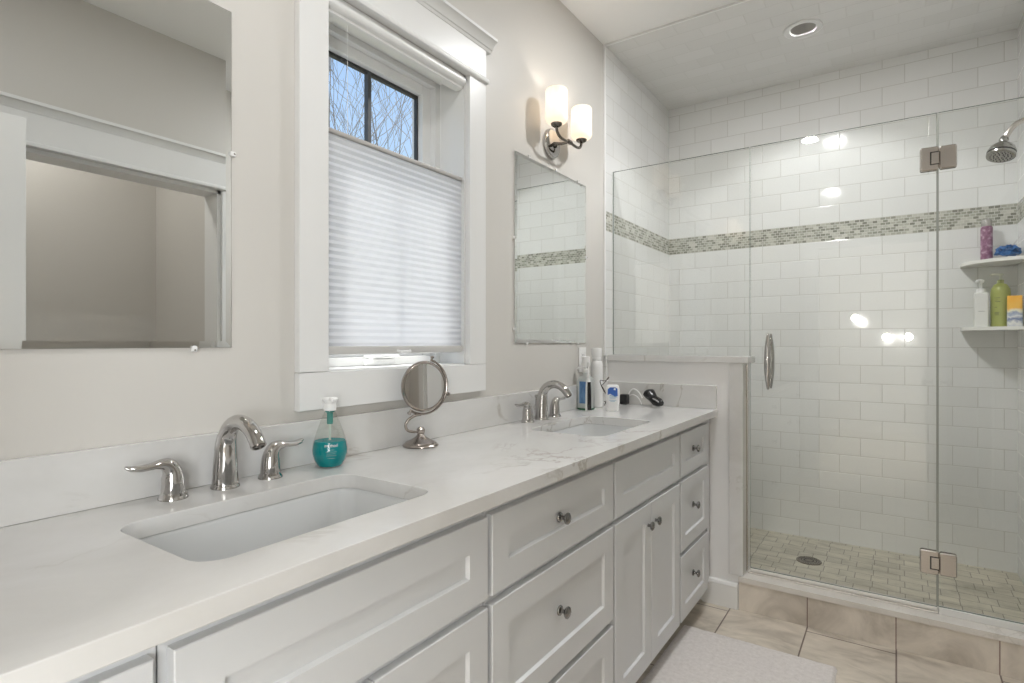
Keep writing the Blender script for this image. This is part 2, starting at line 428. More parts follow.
# door casings of the side opening (seen in the mirror) and of the entry
def door_casing(name, y0, y1, zt, side=1):
    mb = MB(); X1 = 1.80
    mb.box(X1 - 0.020, X1, y0 - 0.09, y0 + 0.0, 0, zt, 0.002)
    mb.box(X1 - 0.020, X1, y1, y1 + 0.09, 0, zt, 0.002)
    mb.box(X1 - 0.034, X1, y0 - 0.10, y1 + 0.10, zt, zt + 0.020, 0.006)
    mb.box(X1 - 0.022, X1, y0 - 0.09, y1 + 0.09, zt + 0.020, zt + 0.145, 0.002)
    mb.prism([(X1, zt + 0.145), (X1 - 0.024, zt + 0.145), (X1 - 0.028, zt + 0.155), (X1 - 0.042, zt + 0.172), (X1 - 0.052, zt + 0.176), (X1 - 0.052, zt + 0.190), (X1, zt + 0.190)], y0 - 0.115, y1 + 0.115, 'xz')
    # jamb lining
    mb.box(X1, X1 + 0.13, y0, y0 + 0.018, 0, zt); mb.box(X1, X1 + 0.13, y1 - 0.018, y1, 0, zt); mb.box(X1, X1 + 0.13, y0, y1, zt - 0.018, zt)
    return struct(mb, name, M_trim, smooth=True)
door_casing('door_1', DY0, DY1, DZ)
mb = MB()
mb.box(EX0 - 0.09, EX0, RY, RY + 0.02, 0, EZ, 0.002)
mb.box(EX0 - 0.10, 1.60, RY, RY + 0.022, EZ, EZ + 0.14, 0.002); mb.box(EX1, 1.60, RY, RY + 0.02, 0, EZ, 0.002)
mb.box(EX0, EX0 + 0.018, RY - 0.12, RY, 0, EZ); mb.box(EX1 - 0.018, EX1, RY - 0.12, RY, 0, EZ); mb.box(EX0, EX1, RY - 0.12, RY, EZ - 0.018, EZ)
struct(mb, 'door_2', M_trim)
# the entry door, opened into the room along the right-hand side (seen in the left mirror)
t = thing('panel_door', 'white door standing open, seen at the left edge of the large mirror', 'door', (1.475, -0.115, 0))
mb = MB(); mb.box(1.475, 1.513, -0.045, 0.735, 0.012, 2.075, 0.0015); leaf = mb.build('door_leaf', M_trim, t)
for sx in (1.470, 1.518):
    mb = MB(); s = -1 if sx < 1.49 else 1
    mb.lathe([(0.026, 0), (0.026, 0.006), (0.010, 0.010), (0.010, 0.035), (0.022, 0.043), (0.027, 0.055), (0.022, 0.066), (0.004, 0.070)], (sx + (0.005 if s < 0 else -0.005), 0.67, 0.95), (s, 0, 0), 24)
    mb.build('door_knob', M_nickel, leaf)
for z in (0.25, 1.1, 1.85):
    MB().box(1.478, 1.510, -0.0575, -0.0455, z - 0.05, z + 0.05, 0.001).build('hinge', M_nickel, t)

# ------------------------------------------------------------------ window
win = bpy.data.objects.new('window_1', None); C.objects.link(win); win.location = (0, 1.26, WZ0); win['kind'] = 'structure'
CW0, CW1 = 0.873, 1.653
mb = MB()
mb.box(0, 0.022, CW0, WY0, 1.150, 2.172, 0.002); mb.box(0, 0.022, WY1, CW1, 1.150, 2.172, 0.002)
mb.box(0, 0.022, CW0, CW1, 1.052, 1.149, 0.002)
mb.build('casing', M_trim, win)
mb = MB()
mb.box(0, 0.034, CW0 - 0.010, CW1 + 0.010, 2.168, 2.188, 0.007)
mb.box(0, 0.024, CW0, CW1, 2.188, 2.292, 0.002)
mb.prism([(0, 2.290), (0.026, 2.290), (0.030, 2.298), (0.034, 2.300), (0.040, 2.312), (0.052, 2.322), (0.056, 2.324), (0.056, 2.334), (0, 2.334)], CW0 - 0.026, CW1 + 0.026, 'xz')
mb.build('head_casing', M_trim, win)
mb = MB()
mb.box(-0.2, 0.001, WY0, WY0 + 0.006, WZ0, WZ1); mb.box(-0.2, 0.001, WY1 - 0.006, WY1, WZ0, WZ1)
mb.box(-0.2, 0.001, WY0, WY1, WZ1 - 0.006, WZ1); mb.box(-0.2, 0.001, WY0, WY1, WZ0, WZ0 + 0.006)
mb.build('jamb', M_trim, win, smooth=False)
def ringframe(mb, x0, x1, y0, y1, z0, z1, tl, tt, tb, bev=0.002):
    mb.box(x0, x1, y0, y0 + tl, z0, z1, bev); mb.box(x0, x1, y1 - tl, y1, z0, z1, bev)
    mb.box(x0, x1, y0 + tl, y1 - tl, z1 - tt, z1, bev); mb.box(x0, x1, y0 + tl, y1 - tl, z0, z0 + tb, bev)
mb = MB(); a, b, c, d = WY0 + 0.006, WY1 - 0.006, WZ0 + 0.006, WZ1 - 0.006
ringframe(mb, -0.195, -0.110, a, b, c, d, 0.028, 0.020, 0.028)
ringframe(mb, -0.185, -0.132, a + 0.028, b - 0.028, c + 0.028, d - 0.020, 0.042, 0.035, 0.040, 0.003)
mb.build('sash', M_trim, win)
g0, g1, gz0, gz1 = a + 0.070, b - 0.070, c + 0.068, d - 0.055
mb = MB(); ringframe(mb, -0.168, -0.154, g0, g1, gz0, gz1, 0.006, 0.010, 0.006, 0)
mb.build('gasket', mat('dark_bronze_frame', (0.035, 0.036, 0.036), 0.5), win, smooth=False)
MB().box(-0.170, -0.152, 1.249, 1.264, gz0, gz1, 0.001).build('muntin', mat('muntin_grey', (0.075, 0.08, 0.085), 0.5), win)
MB().box(-0.165, -0.161, g0 + 0.002, g1 - 0.002, gz0 + 0.002, gz1 - 0.002).build('pane', M_wglass, win, smooth=False)
mb = MB(); mb.box(-0.136, -0.100, 1.19, 1.315, WZ0 + 0.006, WZ0 + 0.028, 0.006); mb.box(-0.128, -0.088, 1.205, 1.33, WZ0 + 0.030, WZ0 + 0.040, 0.004)
mb.lathe([(0.008, 0), (0.008, 0.018)], (-0.106, 1.22, WZ0 + 0.018), seg=12)
mb.build('crank_handle', M_white, win)

# cellular blind inside the window
bl = thing('cellular_blind', 'white pleated cellular blind covering the lower part of the window', 'window blind', (-0.02, 1.26, 1.19))
y0, y1 = WY0 + 0.009, WY1 - 0.009
prof = [(-0.040, 2.163), (0.000, 2.163), (0.008, 2.158), (0.011, 2.148), (0.009, 2.138), (0.003, 2.131), (-0.004, 2.128), (-0.005, 2.122), (-0.014, 2.119), (-0.036, 2.119), (-0.040, 2.124)]
MB().prism(prof, y0, y1, 'xz').build('headrail', M_trim, bl)
mb = MB(); mb.box(-0.034, -0.002, y0 + 0.001, y1 - 0.001, 1.795, 1.808, 0.004); mb.build('top_rail', mat('rail_grey', (0.42, 0.40, 0.38), 0.4), bl)
mb = MB(); mb.box(-0.034, -0.002, y0 + 0.001, y1 - 0.001, 1.193, 1.216, 0.005)
rail = mb.build('bottom_rail', mat('bottom_rail_white', (0.56, 0.55, 0.53), 0.4), bl)
mb = MB(); mb.tube([(-0.003, 1.232, 1.202), (0.006, 1.239, 1.199), (0.010, 1.260, 1.198), (0.006, 1.281, 1.199), (-0.003, 1.288, 1.202)], [0.003, 0.004, 0.005, 0.004, 0.003], 8)
mb.build('pull_tab', M_white, rail)
nc = 30; zz = [1.216 + (1.795 - 1.216) * i / (nc * 2) for i in range(nc * 2 + 1)]
front = []; back = []
for i, z in enumerate(zz):
    front.append((-0.0065 if i % 2 else -0.0110, z)); back.append((-0.030 if i % 2 else -0.0255, z))
mb = MB()
def strip(t):
    for line in (front, back):
        a_ = [t.verts.new((p[0], y0 + 0.003, p[1])) for p in line]; b_ = [t.verts.new((p[0], y1 - 0.003, p[1])) for p in line]
        for i in range(len(line) - 1): t.faces.new((a_[i], b_[i], b_[i + 1], a_[i + 1]))
mb._new(strip); mb.build('pleated_fabric', M_blind, bl, smooth=False)
for yy in (1.056, 1.45):
    MB().tube([(-0.018, yy, 1.808), (-0.018, yy, 2.120)], 0.0006, 6).build('lift_cord', M_white, bl)

# ------------------------------------------------------------------ outside
struct(MB().box(-60, -4, -30, 60, -3.1, -3.0), 'ground_outside', mat('dry_grass', (0.16, 0.15, 0.08), 0.9))
M_bark = mat('bare_bark', (0.30, 0.28, 0.27), 0.9)
def tree(loc, h, seed, label):
    rnd = random.Random(seed); mb = MB(); 
    def branch(p, d, ln, r, lev):
        n = 5; pts = [p.copy()]; rs = [r]
        for i in range(n):
            d = (d + Vector((rnd.uniform(-1, 1), rnd.uniform(-1, 1), rnd.uniform(-0.3, 0.7))) * 0.24).normalized()
            p = p + d * (ln / n); pts.append(p.copy()); rs.append(max(0.006, r * (1 - 0.14 * (i + 1))))
        mb.tube(pts, rs, 6 if lev < 2 else 4)
        if lev >= 4: return
        k = (6, 4, 4, 2)[lev]
        for j in range(k):
            i = 2 + (j % 4) if lev else 2 + (j % 4)
            a = rnd.uniform(0, 2 * PI); sp = rnd.uniform(0.45, 0.95)
            dd = (d + Vector((math.cos(a), math.sin(a), rnd.uniform(0.0, 0.5))) * sp).normalized()
            branch(pts[min(i, n)].copy(), dd, ln * rnd.uniform(0.48, 0.7), rs[min(i, n)] * 0.55, lev + 1)
    branch(Vector(loc), Vector((0, 0, 1)), h * 0.55, h * 0.011, 0)
    o = mb.build('bare_tree', M_bark, None, uv=False)
    return tag(o, label, 'tree', 'bare trees outside the window')
tree((-9.0, 6.4, -3), 14, 3, 'bare leafless tree outside, in the left half of the window')
tree((-9.6, 9.4, -3), 15, 11, 'bare leafless tree outside, in the right half of the window')
tree((-15.5, 14.2, -3), 17, 5, 'more distant bare leafless tree outside at the right edge of the window')

# ------------------------------------------------------------------ vanity
XF = 0.548
def shaker(mb, y0, y1, z0, z1, rail=0.062, xf=XF, th=0.019, rec=0.008, ch=0.004):
    X0 = xf - th; b = 0.0015
    def R(x, i): return [(x, y0 + i, z0 + i), (x, y1 - i, z0 + i), (x, y1 - i, z1 - i), (x, y0 + i, z1 - i)]
    mb.rings([R(X0, 0), R(xf - b, 0), R(xf, b), R(xf, rail), R(xf - rec, rail + ch)])
def knob(parent, y, z):
    mb = MB()
    mb.lathe([(0.0, 0), (0.0125, 0), (0.0135, 0.002), (0.0120, 0.005), (0.0060, 0.0075), (0.0050, 0.012), (0.0058, 0.017), (0.0130, 0.020), (0.0155, 0.0235), (0.0150, 0.0265), (0.0110, 0.029), (0.0, 0.030)], (XF - 0.0081, y, z), (1, 0, 0), 24)
    return mb.build('knob', M_knob, parent)
def carcass(t, y0, y1):
    mb = MB(); x1 = XF - 0.0195
    mb.box(0.01, x1 - 0.02, y0, y0 + 0.016, 0.095, 0.874); mb.box(0.01, x1 - 0.02, y1 - 0.016, y1, 0.095, 0.874)
    mb.box(0.01, x1 - 0.02, y0 + 0.016, y1 - 0.016, 0.095, 0.111); mb.box(0.005, 0.01, y0, y1, 0.095, 0.874)
    mb.box(x1 - 0.02, x1, y0, y1, 0.095, 0.132); mb.box(x1 - 0.02, x1, y0, y1, 0.840, 0.881)
    mb.box(x1 - 0.02, x1, y0, y0 + 0.03, 0.132, 0.84); mb.box(x1 - 0.02, x1, y1 - 0.03, y1, 0.132, 0.84)
    mb.box(0.44, 0.455, y0, y1, 0.0, 0.095)
    return mb
def drawer_unit(label, y0, y1, f0, f1, rail, with_knobs=True):
    t = thing('drawer_cabinet', label, 'cabinet', (0.27, (y0 + y1) / 2, 0), group='vanity base cabinets')
    mb = carcass(t, y0, y1)
    for z in (0.672, 0.372): mb.box(XF - 0.0395, XF - 0.0195, y0 + 0.03, y1 - 0.03, z - 0.012, z + 0.012)
    mb.build('body', M_cab, t, smooth=False)
    for z0, z1, kz in ((0.684, 0.858, None), (0.383, 0.665, None), (0.100, 0.364, None)):
        mb = MB(); shaker(mb, f0, f1, z0, z1, rail if z0 > 0.6 else rail)
        mb.box(0.06, XF - 0.0192, f0 + 0.04, f1 - 0.04, z0 + 0.03, z1 - 0.03)
        d = mb.build('drawer', M_cab, t, smooth=False)
        knob(d, (f0 + f1) / 2 - 0.008, (z0 + z1) / 2 + (0.004 if z0 > 0.6 else 0.010))
    return t
def sink_unit(label, y0, y1, f0, f1):
    t = thing('sink_cabinet', label, 'cabinet', (0.27, (y0 + y1) / 2, 0), group='vanity base cabinets')
    mb = carcass(t, y0, y1); mb.box(XF - 0.0395, XF - 0.0195, y0 + 0.03, y1 - 0.03, 0.66, 0.684)
    mb.build('body', M_cab, t, smooth=False)
    mb = MB(); shaker(mb, f0, f1, 0.684, 0.858); mb.build('false_drawer_front', M_cab, t, smooth=False)
    c = (f0 + f1) / 2
    for a, b, k in ((f0, c - 0.0015, c - 0.036), (c + 0.0015, f1, c + 0.036)):
        mb = MB(); shaker(mb, a, b, 0.100, 0.665); d = mb.build('cabinet_door', M_cab, t, smooth=False)
        knob(d, k, 0.592)
    return t
drawer_unit('narrow white drawer cabinet at the near left end of the vanity', -0.160, 0.319, -0.07, 0.309, 0.055)
sink_unit('white cabinet under the nearer sink, blank panel above two doors', 0.321, 0.965, 0.331, 0.958)
drawer_unit('wide white three-drawer cabinet between the two sinks', 0.967, 1.603, 0.974, 1.597, 0.062)
sink_unit('white cabinet under the farther sink, blank panel above two doors', 1.605, 2.243, 1.613, 2.235)
drawer_unit('narrow white three-drawer cabinet beside the half wall', 2.245, 2.735, 2.255, 2.640, 0.055)

CT = 0.915; SK = ((0.167, 0.462, 0.408, 0.892), (0.165, 0.460, 1.708, 2.176))
def countertop():
    bm = bmesh.new(); loops = []
    outer = [(0.0015, RY + 0.002), (0.569, RY + 0.002), (0.569, 2.737), (0.0015, 2.737)]
    polys = [outer] + [rrect(*s, 0.045) for s in SK]
    for z in (CT, CT - 0.033):
        es = []
        for p in polys:
            vs = [bm.verts.new((q[0], q[1], z)) for q in p]; loops.append(vs)
            for i in range(len(vs)): es.append(bm.edges.new((vs[i], vs[(i + 1) % len(vs)])))
        bmesh.ops.triangle_fill(bm, use_beauty=True, edges=es)
    k = len(polys)
    for i in range(k):
        a, b = loops[i], loops[i + k]
        for j in range(len(a)): bm.faces.new((a[j], a[(j + 1) % len(a)], b[(j + 1) % len(a)], b[j]))
    bmesh.ops.recalc_face_normals(bm, faces=bm.faces[:])
    be = [e for e in bm.edges if len(e.link_faces) == 2 and e.calc_face_angle(0) > 1.0 and abs(e.verts[0].co.z - e.verts[1].co.z) < 1e-4]
    bmesh.ops.bevel(bm, geom=be, offset=0.0025, segments=2, affect='EDGES', profile=0.5)
    mb = MB(); mb.bm.free(); mb.bm = bm
    return mb.build('countertop', M_quartz, None, smooth=True, angle=30)
tag(countertop(), 'long white veined quartz countertop along the vanity', 'countertop')
o = MB().box(0.001, 0.020, RY + 0.002, 2.7155, CT + 0.0005, 1.026, 0.0015).build('backsplash', M_quartz)
tag(o, 'long white quartz backsplash along the window wall', 'backsplash')
o = MB().box(0.001, 0.565, 2.7165, 2.7385, CT + 0.0005, 1.024, 0.0015).build('side_splash', M_quartz)
tag(o, 'short white quartz side splash against the half wall', 'backsplash')
def sink(s, label):
    x0, x1, y0, y1 = s; t = thing('undermount_sink', label, 'sink', ((x0 + x1) / 2, (y0 + y1) / 2, 0.735), group='undermount sinks')
    R = []
    for ins, z, r in ((-0.020, 0.8815, 0.055), (-0.003, 0.8815, 0.045), (0.000, 0.874, 0.045), (0.006, 0.80, 0.045), (0.016, 0.762, 0.05), (0.040, 0.748, 0.05), (0.10, 0.743, 0.04), (0.125, 0.741, 0.02)):
        R.append([(p[0], p[1], z) for p in rrect(x0 + ins, x1 - ins, y0 + ins, y1 - ins, r)])
    inner = R
    outer = []
    for ins, z, r in ((0.125, 0.731, 0.02), (0.035, 0.735, 0.05), (0.002, 0.755, 0.05), (-0.012, 0.80, 0.05), (-0.020, 0.868, 0.055)):
        outer.append([(p[0], p[1], z) for p in rrect(x0 + ins, x1 - ins, y0 + ins, y1 - ins, r)])
    mb = MB(); mb.rings(inner + outer, (False, False)); 
    mb.rings([[(p[0], p[1], z) for p in rrect(x0 + 0.125, x1 - 0.125, y0 + 0.125, y1 - 0.125, 0.02)] for z in (0.741, 0.731)])
    mb.build('basin', M_porc, t, angle=50)
    mb = MB(); mb.lathe([(0.0, 0), (0.031, 0), (0.031, 0.002), (0.027, 0.0035), (0.022, 0.001), (0.0, 0.0015)], ((x0 + x1) / 2, (y0 + y1) / 2, 0.7412), seg=32)
    mb.build('drain', M_chrome, t)
    return t
sink(SK[0], 'rectangular white undermount sink nearer the camera')
sink(SK[1], 'rectangular white undermount sink farther away, near the half wall')

def faucet(yc, label):
    """widespread faucet: spout with two separate lever handles"""
    t = thing('widespread_faucet', label, 'faucet', (0.066, yc, CT), group='polished lever faucets')
    x, z = 0.066, CT
    mb = MB()
    mb.lathe([(0.0, 0), (0.0290, 0), (0.0290, 0.003), (0.0275, 0.007), (0.0262, 0.008), (0.0255, 0.012)], (x, yc, z), seg=36)
    path = [(x, yc, z + 0.010), (x + 0.000, yc, z + 0.035), (x + 0.001, yc, z + 0.060)]
    path += [tuple(p) for p in bez((x + 0.002, yc, z + 0.085), (x + 0.004, yc, z + 0.152), (x + 0.086, yc, z + 0.169), (x + 0.126, yc, z + 0.100), 16)]
    n = len(path); rad = []
    for i in range(n):
        f = i / (n - 1)
        rad.append(0.0265 - 0.0080 * min(1, f / 0.30) if f < 0.30 else 0.0185 - 0.0030 * math.sin(min(1, (f - 0.3) / 0.7) * PI / 2 * 1.3))
    fl = [1.0] * n
    mb.tube(path, rad, 24, up=(1, 0, 0), flat=fl)
    mb.build('spout', M_chrome, t)
    mb = MB(); d = Vector(path[-1]) - Vector(path[-2]); d.normalize(); mb.lathe([(0.0125, 0), (0.0125, 0.003), (0.010, 0.003), (0.010, 0.001)], Vector(path[-1]) - d * 0.001, d, 20)
    mb.build('aerator', M_dnickel, t)
    mb = MB(); mb.lathe([(0.003, 0), (0.003, 0.085), (0.0055, 0.088), (0.006, 0.096), (0.003, 0.099)], (x - 0.027, yc, z), seg=16)
    mb.build('lift_rod', M_chrome, t)
    for s in (-1, 1):
        yy = yc + 0.106 * s
        mb = MB()
        mb.lathe([(0.0, 0), (0.0270, 0), (0.0270, 0.003), (0.0245, 0.008), (0.0235, 0.009), (0.0215, 0.013)], (x, yy, z), seg=32)
        pts = [(x, yy, z + 0.011), (x, yy, z + 0.030), (x, yy + 0.001 * s, z + 0.045)]
        pts += [tuple(p) for p in bez((x, yy + 0.001 * s, z + 0.048), (x + 0.001, yy + 0.004 * s, z + 0.073), (x + 0.003, yy + 0.022 * s, z + 0.074), (x + 0.004, yy + 0.042 * s, z + 0.071), 10)]
        pts += [(x + 0.003, yy + 0.060 * s, z + 0.070), (x + 0.001, yy + 0.076 * s, z + 0.072), (x - 0.001, yy + 0.085 * s, z + 0.076)]
        m = len(pts); rr = []; fl = []
        for i in range(m):
            f = i / (m - 1)
            r = 0.0220 - 0.0055 * min(1, f / 0.30) if f < 0.3 else (0.0165 - 0.0055 * min(1, (f - 0.3) / 0.45))
            if i == m - 2: r = 0.0095
            if i == m - 1: r = 0.005
            rr.append(r); fl.append(1.0 if f < 0.45 else max(0.55, 1 - (f - 0.45) * 1.2))
        mb.tube(pts, rr, 20, up=(0, -s, 0.02), flat=fl)
        mb.build('lever_handle', M_chrome, t)
    return t
faucet(0.659, 'polished nickel faucet with two levers behind the nearer sink')
faucet(1.972, 'polished nickel faucet with two levers behind the farther sink')

# ------------------------------------------------------------------ mirrors
def mirror(y0, y1, z0, z1, label, clips):
    t = thing('wall_mirror', label, 'mirror', (0, (y0 + y1) / 2, z0), group='frameless wall mirrors')
    def R(x, i): return [(x, y0 + i, z0 + i), (x, y1 - i, z0 + i), (x, y1 - i, z1 - i), (x, y0 + i, z1 - i)]
    mb = MB(); mb.rings([R(0.0005, 0), R(0.0045, 0), R(0.0062, 0.014)])
    mb.build('mirror_glass', M_mirror, t, smooth=False)
    for cy, cz, hz in clips:
        mb = MB()
        if hz: # on a vertical edge
            s = -1 if cy < (y0 + y1) / 2 else 1
            mb.box(0.0006, 0.0095, min(cy - 0.004 * s, cy + 0.009 * s), max(cy - 0.004 * s, cy + 0.009 * s), cz - 0.0055, cz + 0.0055, 0.002); c = (0.0095, cy + 0.005 * s, cz)
        else:
            s = -1 if cz < (z0 + z1) / 2 else 1
            mb.box(0.0006, 0.0095, cy - 0.0055, cy + 0.0055, min(cz - 0.004 * s, cz + 0.009 * s), max(cz - 0.004 * s, cz + 0.009 * s), 0.002); c = (0.0095, cy, cz + 0.005 * s)
        k = mb.build('mirror_clip', M_pet2, t)
        MB().lathe([(0, 0), (0.0022, 0), (0.002, 0.001), (0, 0.0015)], c, (1, 0, 0), 12).build('screw', M_nickel, k)
M_pet2 = mat('clear_clip', (0.80, 0.80, 0.79), 0.15)
mirror(0.086, 0.707, 1.215, 1.981, 'large frameless mirror at the left edge, above the nearer sink', [(0.707, 1.657, 1), (0.624, 1.215, 0), (0.17, 1.215, 0), (0.17, 1.981, 0), (0.624, 1.981, 0), (0.086, 1.657, 1)])
mirror(1.868, 2.490, 1.225, 1.992, 'frameless mirror between the window and shower, above the farther sink', [(1.972, 1.992, 0), (2.406, 1.992, 0), (2.196, 1.992, 0), (1.868, 1.644, 1), (1.868, 1.281, 1), (1.957, 1.225, 0), (2.406, 1.225, 0), (2.49, 1.644, 1)])

# ------------------------------------------------------------------ sconces
def sconce(yc, label):
    t = thing('wall_sconce', label, 'wall lamp', (0, yc, 2.10), group='two-light wall sconces')
    bx = 0.087; zc = 2.098
    MB().lathe([(0.0, 0.0006), (0.064, 0.0006), (0.064, 0.010), (0.061, 0.015), (0.056, 0.018), (0.0, 0.018)], (0, yc - 0.015, zc + 0.003), (1, 0, 0), 48).build('backplate', M_chrome, t)
    mb = MB()
    mb.tube([(0.017, yc - 0.012, zc + 0.002), (0.05, yc - 0.006, zc - 0.002), (bx, yc, zc)], [0.0085, 0.0065, 0.0065], 14)
    for s in (-1, 1):
        p = bez((bx, yc, zc), (bx, yc + 0.05 * s, zc - 0.004), (bx, yc + 0.112 * s, zc - 0.016), (bx, yc + 0.113 * s, zc + 0.034), 14)
        mb.tube(p, 0.0062, 12)
    mb.lathe([(0.0, -0.016), (0.0085, -0.016), (0.0105, -0.010), (0.0105, 0.010), (0.0085, 0.016), (0, 0.016)], (bx, yc, zc), (0, 1, 0), 16)
    mb.build('arm', M_dnickel, t)
    for s in (-1, 1):
        y = yc + 0.113 * s
        MB().lathe([(0.0, 0), (0.013, 0), (0.022, 0.006), (0.024, 0.010), (0.024, 0.014), (0, 0.014)], (bx, y, 2.128), seg=24).build('fitter', M_dnickel, t)
        mb = MB()
        mb.lathe([(0.022, 0.0), (0.036, 0.002), (0.044, 0.009), (0.0475, 0.022), (0.0465, 0.05), (0.0460, 0.09), (0.0468, 0.125), (0.0455, 0.137), (0.0430, 0.141), (0.0425, 0.136), (0.0435, 0.124), (0.0430, 0.05), (0.044, 0.022), (0.036, 0.007), (0.022, 0.004)], (bx, y, 2.1425), seg=36, caps=(False, False))
        sh = mb.build('lamp_shade', M_shade, t, angle=60)
        MB().lathe([(0.012, 0), (0.012, 0.03), (0.020, 0.05), (0.023, 0.068), (0.018, 0.085), (0, 0.092)], (bx, y, 2.1425), seg=20).build('bulb', M_bulb, t)
        light('sconce_light', 'POINT', (bx, y, 2.232), SCN, (1, 0.92, 0.84), shadow_soft_size=0.02)
SCN = 1.5
sconce(0.396, 'two-shade wall sconce over the nearer mirror')
sconce(2.170, 'two-shade wall sconce over the farther mirror')

# ------------------------------------------------------------------ ceiling cans
def can(x, y, z, lit, label):
    t = thing('recessed_light', label, 'ceiling light', (x, y, z), group='recessed ceiling lights')
    MB().lathe([(0.048, 0), (0.062, -0.004), (0.082, -0.008), (0.090, -0.006), (0.092, -0.0006), (0.048, -0.0006)], (x, y, z), seg=48, caps=(False, False)).build('trim_ring', M_trim, t)
    m = mat('can_lens_lit' if lit else 'can_lens_off', (0.9, 0.9, 0.9) if lit else (0.45, 0.44, 0.42), 0.5)
    if lit: B(m).inputs['Emission Color'].default_value = (1, 0.96, 0.91, 1); B(m).inputs['Emission Strength'].default_value = 25
    MB().lathe([(0, -0.0035), (0.050, -0.0025), (0.050, -0.001), (0, -0.001)], (x, y, z), seg=32).build('lens', m, t)
can(0.72, 0.78, CE, True, 'lit round recessed light over the vanity, seen reflected in the shower glass')
can(0.87, 2.45, CE, True, 'lit round recessed light in the painted ceiling just before the shower')
t = thing('recessed_light', 'round recessed light in the tiled shower ceiling', 'ceiling light', (SCX, SCY, CE - 0.004), group='recessed ceiling lights')
MB().lathe([(0.056, 0.002), (0.060, -0.004), (0.078, -0.008), (0.086, -0.006), (0.088, -0.0006), (0.064, -0.0006)], (SCX, SCY, CE - 0.004), seg=48, caps=(False, False)).build('trim_ring', M_trim, t)
MB().lathe([(0.057, 0.0), (0.0545, 0.094), (0.056, 0.094), (0.060, 0.0)], (SCX, SCY, CE - 0.003), seg=40, caps=(False, False)).build('baffle', mat('can_baffle', (0.42, 0.41, 0.39), 0.5), t)
m = mat('shower_can_lens', (0.8, 0.8, 0.8), 0.5); B(m).inputs['Emission Color'].default_value = (1, 0.97, 0.93, 1); B(m).inputs['Emission Strength'].default_value = 0.6
MB().lathe([(0, 0.0), (0.054, 0.0), (0.054, 0.002), (0, 0.002)], (SCX, SCY, CE + 0.0875), seg=32).build('lens', m, t)

# ------------------------------------------------------------------ shower
# curb
t = thing('shower_curb', 'low shower curb faced in beige tile with a marble cap', 'curb', (1.2, 2.8, 0))
MB().box(0.6625, 1.754, 2.736, 2.869, 0.0, 0.131).build('tile_face', M_curbt, t, smooth=False)
MB().box(0.6625, 1.754, 2.720, 2.882, 0.1315, 0.1565, 0.002).build('cap', M_cap, t)
def pane(name, label, x0, x1, z0, z1, y=2.80, th=0.0095):
    t = thing(name, label, 'shower glass', ((x0 + x1) / 2, y, z0), group='clear glass shower panels')
    mb = MB(); mb.box(x0, x1, y - th / 2, y + th / 2, z0, z1, mi=0)
    for f in mb.bm.faces:
        f.normal_update()
        if abs(f.normal.y) < 0.5: f.material_index = 1
    g = mb.build('glass_panel', [M_glass, M_gedge], t, smooth=False)
    return t, g
t, g = pane('shower_glass_panel', 'fixed clear glass panel standing on the half wall', 0.0125, 0.6955, 1.1650, 2.137)
mb = MB(); mb.box(0.0105, 0.0122, 2.79, 2.81, 1.164, 2.137); mb.box(0.0125, 0.6955, 2.793, 2.807, 1.1632, 1.1648)
mb.build('seal', mat('clear_silicone', (0.62, 0.63, 0.61), 0.3), t, smooth=False)
t, g = pane('shower_glass_panel', 'fixed clear glass panel at the right edge, beside the shelves', 1.400, 1.7545, 0.183, 2.137)
mb = MB(); mb.box(1.400, 1.7540, 2.786, 2.814, 0.157, 0.1825, 0.001)
mb.build('channel', mat('white_channel', (0.72, 0.72, 0.70), 0.25), t, smooth=False)
door, g = pane('shower_door', 'frameless hinged glass shower door with curved metal pull', 0.700, 1.3955, 0.180, 2.137)
door['category'] = 'shower door'
mb = MB(); mb.box(1.3925, 1.3998, 2.7925, 2.7948, 0.185, 2.137); mb.box(1.3925, 1.3998, 2.8052, 2.8075, 0.185, 2.137); mb.box(1.3960, 1.3998, 2.7948, 2.8052, 0.185, 2.137)
mb.build('edge_seal', mat('vinyl_seal', (0.30, 0.31, 0.28), 0.25), door, smooth=False)
mb = MB(); mb.box(0.702, 1.394, 2.792, 2.808, 0.165, 0.1798, 0.002); mb.build('door_sweep', mat('sweep', (0.70, 0.68, 0.64), 0.12), door)
o = MB().box(0.690, 1.3985, 2.788, 2.824, 0.157, 0.1625, 0.002).build('door_threshold', mat('polished_strip', (0.74, 0.70, 0.65), 0.3, 0.2))
tag(o, 'thin shiny strip on the curb under the shower door', 'threshold')
o = MB().box(0.6825, 0.6875, 2.790, 2.810, 0.165, 1.125, 0.001).build('wall_strip', M_nickel); 
tag(o, 'thin metal strip on the end of the half wall beside the door', 'strip')
for s, nm in ((-1, 'door_handle'), (1, 'door_handle')):
    mb = MB(); yb = 2.80 + s * 0.045
    zs = [1.015 + (1.268 - 1.015) * i / 20 for i in range(21)]
    mb.tube([(0.781, yb - s * 0.010 * abs(2 * i / 20 - 1) ** 2, z) for i, z in enumerate(zs)], [0.0045 + 0.0105 * math.sin(PI * i / 20) ** 0.8 for i in range(21)], 20, up=(0, 1, 0))
    for z in (1.055, 1.228):
        mb.lathe([(0.009, 0), (0.009, 0.003), (0.006, 0.006), (0.006, 0.036)], (0.781, 2.80 + s * 0.0050, z), (0, s, 0), 16)
    mb.build(nm, M_chrome, door)
